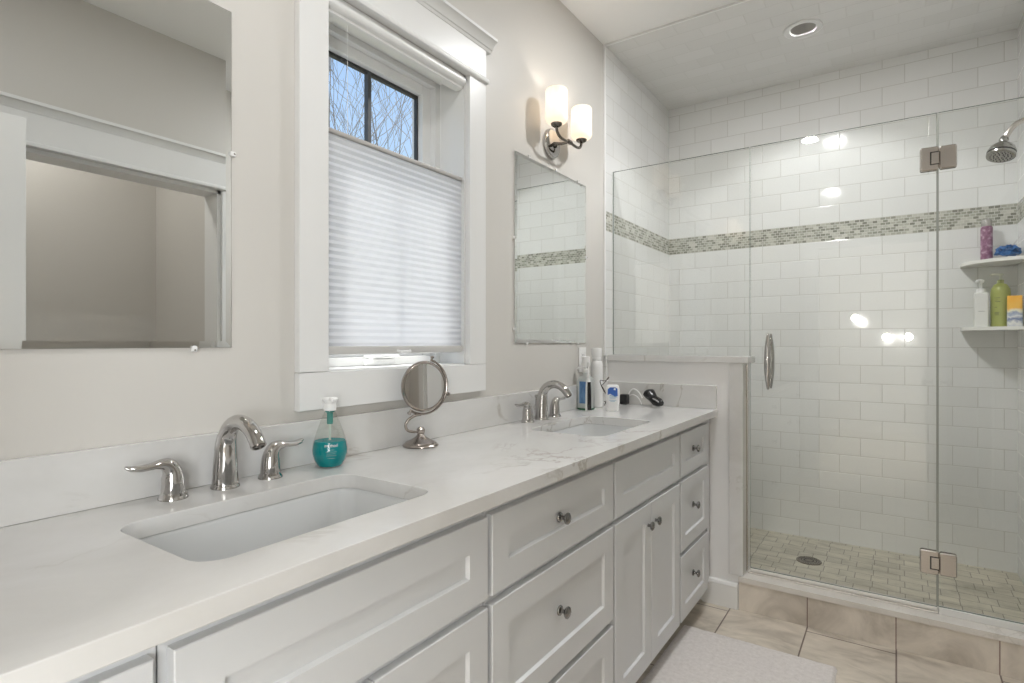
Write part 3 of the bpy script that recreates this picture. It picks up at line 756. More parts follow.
def hinge(zc, name='hinge'):
    h = None
    for s in (-1, 1):
        yf = 2.80 + s * 0.0052
        def pl(x0, x1, hh, th):
            pts = rrect(x0, x1, zc - hh, zc + hh, 0.008, 4)
            ins = rrect(x0 + 0.004, x1 - 0.004, zc - hh + 0.004, zc + hh - 0.004, 0.006, 4)
            m = MB(); m.rings([[(p[0], yf, p[1]) for p in pts], [(p[0], yf + s * th * 0.55, p[1]) for p in pts], [(p[0], yf + s * th, p[1]) for p in ins]]); return m
        m1 = pl(1.339, 1.4005, 0.047, 0.009)
        q = m1.build('hinge_plate', M_nickel, door)
        m2 = pl(1.4012, 1.457, 0.045, 0.009); m2.build('hinge_plate', M_nickel, door)
        m3 = MB(); m3.box(1.376, 1.4003, min(yf + s * 0.0091, yf + s * 0.0103), max(yf + s * 0.0091, yf + s * 0.0103), zc - 0.022, zc + 0.022, 0.0012)
        m3.build('hinge_knuckle', M_nickel, q)
        m4 = MB(); a, b = min(yf + s * 0.0088, yf + s * 0.0096), max(yf + s * 0.0088, yf + s * 0.0096)
        m4.box(1.3715, 1.376, a, b, zc - 0.026, zc + 0.026); m4.box(1.376, 1.4003, a, b, zc + 0.022, zc + 0.026); m4.box(1.376, 1.4003, a, b, zc - 0.026, zc - 0.022)
        m4.build('hinge_slot', M_black, q, smooth=False)
hinge(1.956); hinge(0.354)
# floor drain
t = thing('shower_drain', 'round dark metal drain in the shower floor', 'drain', (0.885, 3.302, 0.09))
dr = MB(); dr.lathe([(0, 0.0), (0.060, 0.0), (0.060, 0.003), (0.056, 0.005), (0.052, 0.0035), (0, 0.0035)], (0.885, 3.302, 0.0903), seg=40)
dr.build('drain_cover', mat('bronze_drain', (0.21, 0.185, 0.15), 0.35, 0.8), t)
mb = MB()
for k in range(24):
    a = 2 * PI * k / 24
    for r in (0.022, 0.036, 0.047): mb.lathe([(0, 0), (0.0028, 0), (0.0028, 0.0006), (0, 0.0006)], (0.885 + r * math.cos(a + r * 40), 3.302 + r * math.sin(a + r * 40), 0.0938), seg=6)
mb.build('drain_holes', M_black, t, smooth=False)
# shower head
t = thing('wall_shower', 'chrome shower head on a curved arm at the right edge', 'shower head', (1.755, 3.2, 2.17))
mb = MB()
ap = bez((1.7545, 3.2, 2.165), (1.70, 3.2, 2.185), (1.668, 3.2, 2.155), (1.648, 3.2, 2.105), 12)
mb.tube(ap, 0.0115, 14); mb.build('arm', M_nickel, t)
MB().lathe([(0, 0.0), (0.030, 0.0), (0.028, 0.005), (0.014, 0.010)], (1.7548, 3.2, 2.165), (-1, 0, 0), 24).build('escutcheon', M_nickel, t)
ax = Vector((-0.16, -0.30, -0.93)).normalized(); c = Vector((1.644, 3.2, 2.100)); M_sh = mat('satin_nickel_head', (0.36, 0.35, 0.33), 0.22, 1.0)
MB().lathe([(0.0, -0.016), (0.012, -0.014), (0.0175, 0.0), (0.015, 0.014), (0.010, 0.018)], c, ax, 24).build('ball_joint', M_sh, t)
mb = MB(); mb.lathe([(0.011, 0.014), (0.016, 0.018), (0.030, 0.026), (0.043, 0.040), (0.0500, 0.058), (0.0505, 0.066)], c, ax, 36, caps=(True, True)); mb.build('head_body', M_sh, t)
mb = MB(); mb.lathe([(0.0475, 0.0662), (0.0475, 0.071), (0, 0.071)], c, ax, 36, caps=(True, False)); mb.build('seal_ring', M_black, t)
mb = MB(); mb.lathe([(0.0495, 0.0712), (0.0510, 0.073), (0.0500, 0.081), (0.044, 0.084), (0.028, 0.082), (0, 0.082)], c, ax, 36)
fp = mb.build('face_plate', M_sh, t)
mb = MB(); q = Vector((0, 0, 1)).rotation_difference(ax)
for r, k in ((0.012, 6), (0.024, 12), (0.036, 18)):
    for i in range(k):
        a = 2 * PI * i / k; mb.lathe([(0, 0), (0.0022, 0), (0.0016, 0.003), (0, 0.003)], c + q @ Vector((r * math.cos(a), r * math.sin(a), 0.0822)), ax, 6)
mb.build('nozzles', M_black, fp)
# corner shelves
def shelf(zt, label):
    R = 0.222; cx, cy = 1.7548, 3.6995
    pts = [(cx, cy)] + [(cx - R * math.cos(a), cy - R * math.sin(a)) for a in [PI / 2 * i / 20 for i in range(21)]]
    pts = [(cx, cy), (cx - R, cy), (cx - R, cy - 0.012)] + [(cx - R * math.cos(a) * 1.0, cy - R * math.sin(a) ** 0.85) for a in [math.radians(8 + 82 * i / 18) for i in range(19)]]
    mb = MB(); mb.prism(pts, zt - 0.016, zt, 'xy')
    o = mb.build('corner_shelf', mat('shelf_stone', (0.78, 0.77, 0.73), 0.2))
    return tag(o, label, 'shelf', 'corner shelves in the shower')
S1, S2 = 1.628, 1.303
shelf(S1, 'upper white corner shelf in the shower holding a blue pouf')
shelf(S2, 'lower white corner shelf in the shower holding a green bottle')

def pump(mb_, x, y, z, s=1.0, d=(0, -1)):
    mb_.lathe([(0, 0), (0.014 * s, 0), (0.014 * s, 0.012 * s), (0.006 * s, 0.015 * s), (0.004 * s, 0.017 * s), (0.004 * s, 0.036 * s), (0.009 * s, 0.038 * s), (0.010 * s, 0.046 * s), (0, 0.048 * s)], (x, y, z), seg=20)
    mb_.tube([(x, y, z + 0.043 * s), (x + 0.022 * s * d[0], y + 0.022 * s * d[1], z + 0.043 * s), (x + 0.034 * s * d[0], y + 0.034 * s * d[1], z + 0.037 * s)], [0.006 * s, 0.005 * s, 0.004 * s], 10)
# purple bottle
t = thing('shampoo_bottle', 'slim purple bottle with a clear cap on the upper shower shelf', 'bottle', (1.630, 3.625, S1))
mb = MB(); mb.lathe([(0, 0), (0.022, 0), (0.024, 0.004), (0.024, 0.165), (0.021, 0.172), (0.0, 0.172)], (1.630, 3.625, S1 + 0.0005), seg=28)
m = mat('purple_floral', (0.33, 0.17, 0.25), 0.3)
n = noise(m, 45, 3); r = ramp(m, [(0.40, (0.20, 0.08, 0.14)), (0.55, (0.30, 0.15, 0.24)), (0.64, (0.50, 0.36, 0.42))]); L(m, n.outputs[0], r.inputs[0]); L(m, r.outputs[0], B(m).inputs['Base Color'])
mb.build('bottle_body', m, t)
MB().lathe([(0.0, 0.1725), (0.0205, 0.1725), (0.0215, 0.180), (0.0215, 0.198), (0.016, 0.206), (0, 0.207)], (1.630, 3.625, S1 + 0.0005), seg=24).build('cap', mat('cap_grey', (0.42, 0.40, 0.38), 0.2, 0.3), t)
# blue pouf: crumpled folds of net
mb = MB(); rnd = random.Random(4)
for k in range(34):
    u, v = rnd.uniform(0, 2 * PI), rnd.uniform(0.0, 1)
    c0 = Vector((1.705, 3.570, S1 + 0.036)); dvec = Vector((math.cos(u) * math.sqrt(1 - v * v) * 0.034, math.sin(u) * math.sqrt(1 - v * v) * 0.034, (v * 0.9 - 0.35) * 0.032))
    tng = Vector((rnd.uniform(-1, 1), rnd.uniform(-1, 1), rnd.uniform(-0.5, 0.5))).normalized(); p = c0 + dvec
    nn = dvec.normalized(); pts = []
    for i in range(9):
        f = i / 8 - 0.5; pts.append(p + tng * f * 0.052 + nn * (math.cos(f * 5) * 0.010 + math.sin(f * 22 + k) * 0.004))
    pts = [Vector((min(q.x, 1.745), q.y, max(q.z, S1 + 0.0075))) for q in pts]
    mb.tube(pts, [0.003] + [0.007] * 7 + [0.003], 8, flat=[0.5] * 9)
mb.lathe([(0, -0.018), (0.020, -0.014), (0.026, 0), (0.020, 0.012), (0, 0.015)], (1.705, 3.570, S1 + 0.032), seg=16)
m = mat('blue_net', (0.015, 0.12, 0.34), 0.5); n = noise(m, 160, 2); bump(m, n.outputs[0], 0.8, 0.003)
o = mb.build('bath_pouf', m); tag(o, 'crumpled blue bath pouf on the upper shower shelf', 'pouf')
t = o
mb = MB(); mb.tube(bez((1.715, 3.58, S1 + 0.055), (1.735, 3.57, S1 + 0.085), (1.746, 3.56, S1 + 0.10), (1.752, 3.56, S1 + 0.11), 8), 0.0012, 6); mb.build('hanging_loop', mat('loop_cord', (0.45, 0.4, 0.4), 0.6), o)
# white pump bottle
t = thing('pump_bottle', 'square white pump bottle on the lower shower shelf', 'bottle', (1.606, 3.600, S2))
x0, y0_ = 1.606, 3.600
mb = MB(); P = lambda r_, z: [(p[0], p[1], z) for p in rrect(x0 - r_, x0 + r_, y0_ - r_, y0_ + r_, 0.006, 4)]
mb.rings([P(0.026, S2 + 0.0005), P(0.027, S2 + 0.004), P(0.027, S2 + 0.164), P(0.024, S2 + 0.168), P(0.012, S2 + 0.169)]); b_ = mb.build('bottle_body', mat('satin_white', (0.76, 0.76, 0.73), 0.35), t)
mb = MB(); mb.box(x0 - 0.0275, x0 - 0.0272, y0_ - 0.016, y0_ - 0.004, S2 + 0.04, S2 + 0.14); mb.box(x0 - 0.012, x0 + 0.012, y0_ - 0.0275, y0_ - 0.0272, S2 + 0.075, S2 + 0.079); mb.build('label', mat('label_grey', (0.5, 0.5, 0.48), 0.5), b_, smooth=False)
mb = MB(); pump(mb, x0, y0_, S2 + 0.1695, 1.35, (-0.5, -0.85)); mb.build('pump', M_white, t)
# green bottle
t = thing('body_wash_bottle', 'large olive green pump bottle on the lower shower shelf', 'bottle', (1.681, 3.610, S2))
gx, gy = 1.681, 3.612
mb = MB(); mb.lathe([(0, 0), (0.034, 0), (0.038, 0.004), (0.0385, 0.165), (0.036, 0.185), (0.026, 0.204), (0.014, 0.212), (0.0, 0.212)], (gx, gy, S2 + 0.0005), seg=36)
b_ = mb.build('bottle_body', mat('olive_plastic', (0.36, 0.39, 0.11), 0.28), t)
mb = MB()
for i, (wd, zz_) in enumerate(((0.020, 0.140), (0.014, 0.130), (0.022, 0.122), (0.010, 0.095), (0.018, 0.070), (0.016, 0.064), (0.017, 0.058))):
    pts = []
    for k in range(6):
        a = math.radians(-130) + (k / 5) * wd / 0.0385; pts.append((gx + 0.0387 * math.cos(a), gy + 0.0387 * math.sin(a), S2 + zz_))
    mb.tube(pts, 0.0011, 4)
mb.build('label_print', mat('dark_print', (0.10, 0.11, 0.06), 0.5), b_)
MB().lathe([(0, 0.2125), (0.0135, 0.2125), (0.0135, 0.228), (0, 0.229)], (gx, gy, S2 + 0.0005), seg=20).build('collar', mat('collar_olive', (0.30, 0.32, 0.12), 0.3), t)
mb = MB(); mb.lathe([(0.006, 0), (0.006, 0.020), (0.011, 0.022), (0.011, 0.030), (0, 0.032)], (gx, gy, S2 + 0.2295), seg=16); mb.tube([(gx, gy, S2 + 0.2555), (gx - 0.03, gy - 0.02, S2 + 0.256), (gx - 0.040, gy - 0.027, S2 + 0.252)], [0.006, 0.005, 0.004], 8); mb.build('pump', mat('clear_pump', (0.72, 0.72, 0.62), 0.25), t)
# orange and blue pack
t = thing('refill_pouch', 'orange and white pouch at the right end of the lower shower shelf', 'pouch', (1.725, 3.545, S2))
m = mat('pouch_print', (0.8, 0.4, 0.05), 0.35)
tcn = N(m, 'ShaderNodeTexCoord'); sp = N(m, 'ShaderNodeSeparateXYZ'); L(m, tcn.outputs['UV'], sp.inputs[0])
nn = noise(m, 38, 3); ad = N(m, 'ShaderNodeMath', operation='MULTIPLY_ADD'); L(m, nn.outputs[0], ad.inputs[0]); ad.inputs[1].default_value = 0.05; L(m, sp.outputs[1], ad.inputs[2])
mr = N(m, 'ShaderNodeMapRange'); mr.inputs[1].default_value = S2 + 0.025; mr.inputs[2].default_value = S2 + 0.025 + 0.145; L(m, ad.outputs[0], mr.inputs[0])
r = ramp(m, [(0, (0.55, 0.57, 0.62)), (0.12, (0.75, 0.74, 0.70)), (0.22, (0.13, 0.18, 0.35)), (0.32, (0.75, 0.75, 0.74)), (0.42, (0.30, 0.36, 0.50)), (0.50, (0.82, 0.77, 0.62)), (0.62, (0.85, 0.50, 0.08)), (1, (0.85, 0.42, 0.04))]); L(m, mr.outputs[0], r.inputs[0]); L(m, r.outputs[0], B(m).inputs['Base Color'])
mb = MB(); Rg = []
for z, th in ((0, 0.020), (0.03, 0.022), (0.08, 0.018), (0.12, 0.010), (0.14, 0.003), (0.146, 0.002)):
    Rg.append([(p[0], p[1], S2 + 0.0005 + z) for p in rrect(1.697, 1.752, 3.545 - th, 3.545 + th, min(th * 0.9, 0.012), 4)])
mb.rings(Rg); mb.build('pouch_body', m, t)

# ------------------------------------------------------------------ things on the counter
Z0 = CT + 0.0005
# teardrop soap bottle
sx, sy = 0.080, 0.920
t = thing('soap_dispenser', 'clear teardrop pump bottle half full of turquoise soap', 'soap bottle', (sx, sy, CT))
outer = [(0.0, 0), (0.026, 0), (0.0305, 0.004), (0.038, 0.016), (0.0425, 0.032), (0.0430, 0.044), (0.0405, 0.060), (0.0340, 0.082), (0.0260, 0.104), (0.0185, 0.124), (0.0135, 0.136), (0.0130, 0.140)]
MB().lathe(outer, (sx, sy, Z0), seg=40, caps=(True, False)).build('bottle_body', M_pet, t, angle=60)
liq = [(0.0, 0.0015), (0.026, 0.0015), (0.0295, 0.005), (0.0367, 0.017), (0.0410, 0.032), (0.0415, 0.044), (0.0388, 0.060), (0.0372, 0.065), (0.0, 0.065)]
MB().lathe(liq, (sx, sy, Z0), seg=40).build('liquid_soap', trans('turquoise_soap', (0.0, 0.40, 0.44), 0.45, 0.08, 0.5), t, angle=60)
M_turq = mat('tube_turq', (0.05, 0.28, 0.25), 0.4)
mb = MB(); mb.lathe([(0.0070, 0.106), (0.0075, 0.108), (0.0075, 0.134), (0.0115, 0.136), (0.0115, 0.139)], (sx, sy, Z0), seg=14); mb.build('pump_chamber', M_turq, t)
MB().lathe([(0.0028, 0.0653), (0.0028, 0.1055)], (sx, sy, Z0), seg=10).build('dip_tube', mat('pale_tube', (0.55, 0.62, 0.57), 0.3), t)
mb = MB(); mb.lathe([(0, 0.1402), (0.0150, 0.1402), (0.0155, 0.150), (0.0140, 0.156), (0.0150, 0.160), (0.0185, 0.164), (0.0195, 0.168), (0.0175, 0.172), (0, 0.173)], (sx, sy, Z0), seg=28)
mb.tube([(sx, sy, Z0 + 0.1665), (sx + 0.018, sy - 0.012, Z0 + 0.1670), (sx + 0.026, sy - 0.018, Z0 + 0.1645)], [0.0055, 0.005, 0.004], 10)
mb.build('pump', M_white, t)
M_print = mat('white_print', (0.82, 0.88, 0.88), 0.4)
def wrap_text(body, size, z, rr, ang=math.atan2(-0.92, 1.18), off=0.0):
    cu = bpy.data.curves.new('x', 'FONT'); cu.body = body; cu.size = size; cu.align_x = 'CENTER'; cu.extrude = 0.0001
    to = bpy.data.objects.new('x', cu); C.objects.link(to)
    dg = bpy.context.evaluated_depsgraph_get(); me = bpy.data.meshes.new_from_object(to.evaluated_get(dg)); bpy.data.objects.remove(to)
    tb = bmesh.new(); tb.from_mesh(me); bpy.data.meshes.remove(me)
    bmesh.ops.subdivide_edges(tb, edges=[e_ for e_ in tb.edges if e_.calc_length() > 0.002], cuts=1)
    for v in tb.verts:
        zz_ = z + v.co.y; r_ = rr(zz_ - Z0) + 0.0004 + v.co.z; a_ = ang + (v.co.x + off) / 0.042
        v.co = Vector((sx + r_ * math.cos(a_), sy + r_ * math.sin(a_), zz_))
    return tb
def radius_at(h):
    for (r0, h0), (r1, h1) in zip(outer, outer[1:]):
        if h0 <= h <= h1 and h1 > h0: return r0 + (r1 - r0) * (h - h0) / (h1 - h0)
    return 0.043
mb = MB()
for body, size, dz in (("method", 0.0105, 0.0540), ('--------', 0.0050, 0.0460), ('------------------', 0.0045, 0.0410), ('--------------', 0.0045, 0.0365), ('----------------', 0.0045, 0.0320), ('-----------', 0.0045, 0.0250)):
    tb = wrap_text(body, size, Z0 + dz, radius_at, off=0.003)
    me = bpy.data.meshes.new('x'); tb.to_mesh(me); tb.free(); mb.bm.from_mesh(me); bpy.data.meshes.remove(me)
mb.build('label_print', M_print, t, smooth=False, uv=False)

# magnifying mirror
mx_, my_ = 0.045, 1.305
t = thing('magnifying_mirror', 'round swivel makeup mirror on a curled nickel stand', 'makeup mirror', (0.077, 1.252, CT))
M_mm = mat('satin_nickel_stand', (0.40, 0.36, 0.33), 0.22, 1.0)
MB().lathe([(0, 0), (0.052, 0), (0.054, 0.003), (0.051, 0.007), (0.047, 0.009), (0.046, 0.012), (0.030, 0.019), (0.017, 0.027), (0.011, 0.034), (0.0105, 0.036), (0, 0.036)], (0.077, 1.252, Z0), seg=44).build('base', M_mm, t)
MB().lathe([(0, 0.0362), (0.010, 0.0362), (0.0125, 0.042), (0.0125, 0.050), (0.008, 0.056), (0, 0.058)], (0.077, 1.252, Z0), seg=24).build('swivel_knob', M_mm, t)
nrm = Vector((0.9563, -0.2924, 0.02)).normalized()
side = Vector((-nrm.y, nrm.x, 0)).normalized() * 1.0          # points away from the wall side of view (right in the photo)
side = Vector((0.2924, 0.9563, 0)).normalized()
upv = nrm.cross(side) * -1
if upv.z < 0: upv = -upv
cm = Vector((0.088, 1.255, 1.095)); Rm = 0.0755
# S-curved neck from the knob to the yoke
k0 = Vector((0.077, 1.252, Z0 + 0.046))
low = cm - upv * (Rm + 0.008)
p1 = bez(k0, k0 - side * 0.075 + Vector((0, 0, -0.012)), k0 - side * 0.060 + Vector((0, 0, 0.050)), low - side * 0.012 - upv * 0.000, 18)
p1 = [q for q in p1] 
MB().tube(p1, 0.0042, 12).build('neck', M_mm, t)
def arc(c, r, a0, a1, n=24): return [c + side * (r * math.cos(math.radians(a0 + (a1 - a0) * i / n))) + upv * (r * math.sin(math.radians(a0 + (a1 - a0) * i / n))) for i in range(n + 1)]
mb = MB(); mb.tube(arc(cm - nrm * 0.004, Rm + 0.0075, -122, 70), 0.0036, 10); mb.build('yoke', M_mm, t)
for a in (-122, -18, 70):
    p = cm - nrm * 0.004 + side * ((Rm + 0.0075) * math.cos(math.radians(a))) + upv * ((Rm + 0.0075) * math.sin(math.radians(a)))
    dr_ = (p - cm).normalized()
    MB().lathe([(0, -0.004), (0.0035, -0.004), (0.0035, 0.006), (0.006, 0.007), (0.006, 0.012), (0, 0.013)], p, dr_, 12).build('pivot_screw', M_mm, t)
mb = MB(); mb.lathe([(Rm - 0.008, 0.006), (Rm - 0.004, 0.0075), (Rm, 0.004), (Rm + 0.001, 0), (Rm, -0.004), (Rm - 0.004, -0.0075), (Rm - 0.008, -0.006)], cm, nrm, 56, caps=(False, False)); mb.build('rim', M_mm, t)
M_mag = mat('mirror_face', (0.80, 0.80, 0.79), 0.0, 1.0)
mb = MB(); mb.lathe([(0, -0.004), (Rm - 0.0078, -0.004), (Rm - 0.0078, 0.0050), (0, 0.0050)], cm, nrm, 56); mb.build('mirror_glass', M_mag, t, angle=30)

# outlet
t = thing('wall_outlet', 'white electrical outlet on the wall behind the bottles', 'outlet', (0, 2.53, 1.14))
oy = 2.455
MB().box(0.0006, 0.006, oy - 0.036, oy + 0.036, 1.085, 1.204, 0.002).build('cover_plate', M_white, t)
for z in (1.122, 1.165):
    f_ = MB().box(0.0062, 0.0080, oy - 0.017, oy + 0.017, z - 0.014, z + 0.014, 0.002).build('receptacle', M_white, t)
    mb = MB(); mb.box(0.0081, 0.0085, oy - 0.008, oy - 0.006, z - 0.004, z + 0.006); mb.box(0.0081, 0.0085, oy + 0.006, oy + 0.008, z - 0.004, z + 0.006); mb.build('slot', M_black, f_, smooth=False)
o = MB().box(0.0088, 0.034, oy - 0.014, oy + 0.014, 1.105, 1.138, 0.004).build('power_plug', M_black); tag(o, 'black plug in the outlet behind the bottles', 'plug')
# clear hand-wash bottle, blue label
cx, cy = 0.056, 2.388
t = thing('hand_wash_bottle', 'clear pump bottle with blue label on a green base by the far sink', 'bottle', (cx, cy, CT))
R = lambda a, b, z, r_=0.012: [(p[0], p[1], z) for p in rrect(cx - a, cx + a, cy - b, cy + b, r_, 5)]
mb = MB(); mb.rings([R(0.034, 0.024, Z0 + 0.006), R(0.036, 0.026, Z0 + 0.012), R(0.036, 0.026, Z0 + 0.135), R(0.030, 0.021, Z0 + 0.150), R(0.013, 0.012, Z0 + 0.158, 0.011), R(0.012, 0.011, Z0 + 0.170, 0.010)])
body = mb.build('bottle_body', trans('frosted_clear', (0.74, 0.76, 0.75), 0.5, 0.12, 0.5), t)
mb = MB(); mb.lathe([(0, 0), (0.040, 0), (0.042, 0.0025), (0.040, 0.0055), (0, 0.0055)], (cx, cy, Z0), seg=32); mb.build('base', mat('green_base', (0.02, 0.13, 0.06), 0.2), t)
m = mat('blue_label', (0.08, 0.20, 0.42), 0.35); n = noise(m, 60, 2, sc=(1, 1, 0.4)); r = ramp(m, [(0.35, (0.06, 0.16, 0.36)), (0.6, (0.16, 0.32, 0.55))]); L(m, n.outputs[0], r.inputs[0]); L(m, r.outputs[0], B(m).inputs['Base Color'])
mb = MB(); mb.box(cx - 0.020, cx + 0.030, cy - 0.0268, cy - 0.0262, Z0 + 0.028, Z0 + 0.130); mb.build('label', m, body, smooth=False)
mb = MB(); mb.lathe([(0, 0.1705), (0.016, 0.1705), (0.016, 0.184), (0.007, 0.188), (0.005, 0.190), (0.005, 0.200), (0.019, 0.203), (0.020, 0.206), (0.018, 0.246), (0.0, 0.248)], (cx, cy, Z0), seg=24)
mb.tube([(cx, cy, Z0 + 0.196), (cx - 0.026, cy - 0.014, Z0 + 0.196), (cx - 0.036, cy - 0.018, Z0 + 0.188)], [0.006, 0.005, 0.004], 10); mb.build('pump', M_white, t)
# electric toothbrush
bx_, by_ = 0.100, 2.325
t = thing('electric_toothbrush', 'white and black electric toothbrush standing by the far sink', 'toothbrush', (bx_, by_, CT))
mb = MB(); mb.lathe([(0, 0), (0.0125, 0), (0.0135, 0.003), (0.0135, 0.05), (0.0125, 0.10), (0.0105, 0.135), (0.006, 0.148), (0, 0.149)], (bx_, by_, Z0), seg=24); mb.build('handle', M_white, t)
mb = MB(); R_ = [];
for z, r_ in ((0.004, 0.0137), (0.05, 0.0137), (0.10, 0.0127), (0.132, 0.0108)):
    ring = []
    for k in range(9): a = math.radians(-62 + 100 * k / 8 - 20); ring.append((bx_ + (r_ + 0.0006) * math.cos(a), by_ + (r_ + 0.0006) * math.sin(a), Z0 + z))
    for k in range(8, -1, -1): a = math.radians(-62 + 100 * k / 8 - 20); ring.append((bx_ + (r_ - 0.0006) * math.cos(a), by_ + (r_ - 0.0006) * math.sin(a), Z0 + z))
    R_.append(ring)
mb.rings(R_); mb.build('grip', M_black, t)
mb = MB(); mb.tube([(bx_, by_, Z0 + 0.149), (bx_, by_, Z0 + 0.17), (bx_, by_, Z0 + 0.205)], [0.0055, 0.0042, 0.0035], 12); mb.box(bx_ - 0.006, bx_ + 0.006, by_ - 0.005, by_ + 0.003, Z0 + 0.200, Z0 + 0.223, 0.003); mb.build('brush_head', M_white, t)
# tall white bottle
wx, wy = 0.058, 2.500
t = thing('lotion_bottle', 'tall all-white cylindrical bottle, tallest by the far sink', 'bottle', (wx, wy, CT))
MB().lathe([(0, 0), (0.026, 0), (0.029, 0.004), (0.029, 0.190), (0.0285, 0.208), (0.024, 0.222), (0.019, 0.226), (0.0, 0.226)], (wx, wy, Z0), seg=36).build('bottle_body', M_white, t)
MB().lathe([(0, 0.2265), (0.0235, 0.2265), (0.0235, 0.238), (0.022, 0.240), (0.0245, 0.244), (0.0245, 0.282), (0.0225, 0.285), (0, 0.286)], (wx, wy, Z0), seg=36).build('cap', M_white, t)
# lotion, upside-down blue/white
lx, ly = 0.192, 2.388
ang = math.atan2(-ly, 1.26 - lx) + PI / 2
t = thing('face_wash_tube', 'small white bottle with blue swoosh label beside the far sink', 'bottle', (lx, ly, CT), ang)
W = world(t)
def LP(a, b, z): return tuple(W @ Vector((a, b, z)))
def lring(a, b, z, r_): return [LP(p[0] * 1.12, p[1], z * 1.0) for p in rrect(-a, a, -b, b, r_, 5)]
mb = MB(); mb.rings([lring(0.021, 0.012, 0.0006, 0.011), lring(0.023, 0.014, 0.003, 0.012), lring(0.0235, 0.0145, 0.028, 0.012), lring(0.0255, 0.016, 0.034, 0.013), lring(0.028, 0.017, 0.070, 0.014), lring(0.0275, 0.0155, 0.100, 0.013), lring(0.024, 0.011, 0.116, 0.009), lring(0.018, 0.007, 0.120, 0.006)])
body = mb.build('bottle_body', M_white, t)
def lab(pts, d=-0.0176): 
    return [[LP(p[0], d, p[1]) for p in pts], [LP(p[0], d + 0.0012, p[1]) for p in pts]]
mb = MB(); mb.rings(lab([(-0.022, 0.100), (-0.0225, 0.074), (-0.012, 0.080), (-0.002, 0.074), (0.010, 0.068), (0.0225, 0.070), (0.021, 0.104), (0.012, 0.109), (-0.012, 0.109)], -0.0176))
mb.build('label', mat('label_blue', (0.03, 0.13, 0.48), 0.3), body, smooth=False)
mb = MB()
for z, wd in ((0.064, 0.030), (0.059, 0.026), (0.050, 0.032), (0.045, 0.020)):
    mb.rings(lab([(-wd / 2, z), (wd / 2, z), (wd / 2, z + 0.0022), (-wd / 2, z + 0.0022)], -0.0176))
for px, pz in ((-0.015, 0.071), (0.002, 0.067)):
    mb.rings(lab([(px, pz), (px + 0.016, pz - 0.003), (px + 0.018, pz), (px + 0.004, pz + 0.003)], -0.0181))
mb.build('label_print', mat('print_blue', (0.30, 0.48, 0.62), 0.4), body, smooth=False)
mb = MB(); mb.rings(lab([(0.004, 0.098), (0.012, 0.096), (0.014, 0.104), (0.006, 0.106)], -0.0182)); mb.build('label_mark', M_print, body, smooth=False)
# black charger block and white cord
o = MB().box(0.108, 0.148, 2.655, 2.695, Z0, Z0 + 0.052, 0.007).build('charger', M_black); tag(o, 'small black charger block behind the white and blue bottle', 'charger')
mb = MB(); mb.tube([tuple(p) for p in bez((0.140, 2.70, Z0 + 0.050), (0.155, 2.703, Z0 + 0.095), (0.190, 2.703, Z0 + 0.080), (0.212, 2.700, Z0 + 0.034), 16)], 0.0034, 8)
mb.tube([tuple(p) for p in bez((0.140, 2.703, Z0 + 0.040), (0.160, 2.703, Z0 + 0.060), (0.195, 2.700, Z0 + 0.045), (0.212, 2.690, Z0 + 0.004), 12)], 0.0026, 8)
o = mb.build('white_cord', M_white); tag(o, 'white cord looping from the black charger on the counter', 'cord')
# dark tangled cord / glasses wire
mb = MB(); pts = []
rnd = random.Random(9); cyy = 2.47
for i in range(180):
    f = i / 179; pts.append((0.108 + 0.016 * math.sin(f * 17) + 0.014 * f, cyy + 0.012 * math.cos(f * 13), Z0 + 0.005 + 0.15 * abs(math.sin(f * 3.4)) * (1 - 0.3 * f) + 0.008 * math.sin(f * 29) + 0.006))
mb.tube(pts, 0.0019, 8); o = mb.build('coiled_cord', mat('dark_cord', (0.06, 0.045, 0.04), 0.35)); tag(o, 'thin dark coiled cord behind the white and blue bottle', 'cord')
# black shaver leaning
t = thing('electric_shaver', 'black electric shaver lying tilted by the side splash', 'shaver', (0.292, 2.65, CT))
mb = MB(); path = [Vector((0.343, 2.612, Z0 + 0.023)), Vector((0.328, 2.620, Z0 + 0.026)), Vector((0.308, 2.631, Z0 + 0.030)), Vector((0.290, 2.641, Z0 + 0.041)), Vector((0.274, 2.650, Z0 + 0.054)), Vector((0.262, 2.656, Z0 + 0.066)), Vector((0.254, 2.660, Z0 + 0.074))]
mb.tube(path, [0.013, 0.022, 0.026, 0.025, 0.030, 0.033, 0.020], 20, flat=[0.9, 0.95, 0.9, 0.75, 0.8, 0.8, 0.7]); body = mb.build('shaver_body', M_black, t, angle=60)
mb = MB(); mb.tube([(0.300, 2.608, Z0 + 0.044), (0.318, 2.602, Z0 + 0.038), (0.332, 2.600, Z0 + 0.030)], [0.004, 0.007, 0.004], 10, flat=[0.5] * 3); mb.build('switch', mat('grey_switch', (0.25, 0.25, 0.25), 0.25), body)
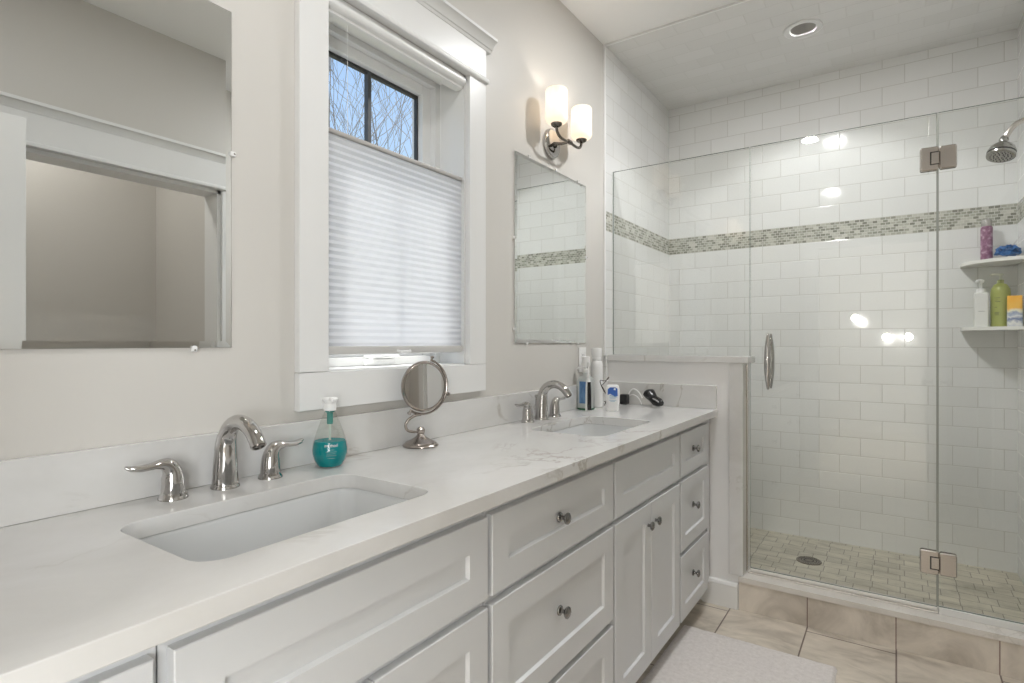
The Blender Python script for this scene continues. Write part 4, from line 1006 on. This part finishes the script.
mb = MB(); mb.tube([(0.249, 2.640, Z0 + 0.062), (0.264, 2.632, Z0 + 0.050), (0.282, 2.622, Z0 + 0.044)], [0.006, 0.009, 0.006], 10, flat=[0.5] * 3); mb.build('head_guard', mat('dark_grey_guard', (0.02, 0.02, 0.02), 0.4), body)

# ------------------------------------------------------------------ bath mat
def bath_mat():
    bm = bmesh.new(); nx, ny = 90, 150; x0, x1, y0, y1 = 0.500, 1.078, 1.55, 2.436
    from mathutils import noise as mn
    grid = []
    for i in range(nx + 1):
        row = []
        for j in range(ny + 1):
            u, v = i / nx, j / ny
            xx, yy = x0 + (x1 - x0) * u, y0 + (y1 - y0) * v
            ed = min(u * (x1 - x0), (1 - u) * (x1 - x0), v * (y1 - y0), (1 - v) * (y1 - y0))
            h = 0.014 * min(1, ed / 0.012) ** 0.5 if ed > 0 else 0
            h += (0.0018 * mn.noise(Vector((xx * 130, yy * 130, 0))) + 0.0012 * mn.noise(Vector((xx * 40, yy * 40, 3)))) * (1 if ed > 0 else 0)
            xx += 0.002 * mn.noise(Vector((yy * 30, 1, 0))) ; yy += 0.002 * mn.noise(Vector((xx * 30, 5, 0)))
            row.append(bm.verts.new((xx, yy, 0.0012 + max(h, 0))))
        grid.append(row)
    for i in range(nx):
        for j in range(ny): bm.faces.new((grid[i][j], grid[i + 1][j], grid[i + 1][j + 1], grid[i][j + 1]))
    mb = MB(); mb.bm.free(); mb.bm = bm
    m = mat('plush_white', (0.72, 0.68, 0.655), 0.95, 0.0)
    B(m).inputs['Sheen Weight'].default_value = 0.3
    n = noise(m, 420, 3, 0.7); bump(m, n.outputs[0], 0.9, 0.003)
    n2 = noise(m, 60, 5, 0.7); r = ramp(m, [(0.3, (0.62, 0.58, 0.555)), (0.7, (0.76, 0.72, 0.70))]); L(m, n2.outputs[0], r.inputs[0]); L(m, r.outputs[0], B(m).inputs['Base Color'])
    o = mb.build('bath_mat', m, None, angle=80); tag(o, 'pale plush bath mat on the tile floor in front of the vanity', 'bath mat')
bath_mat()
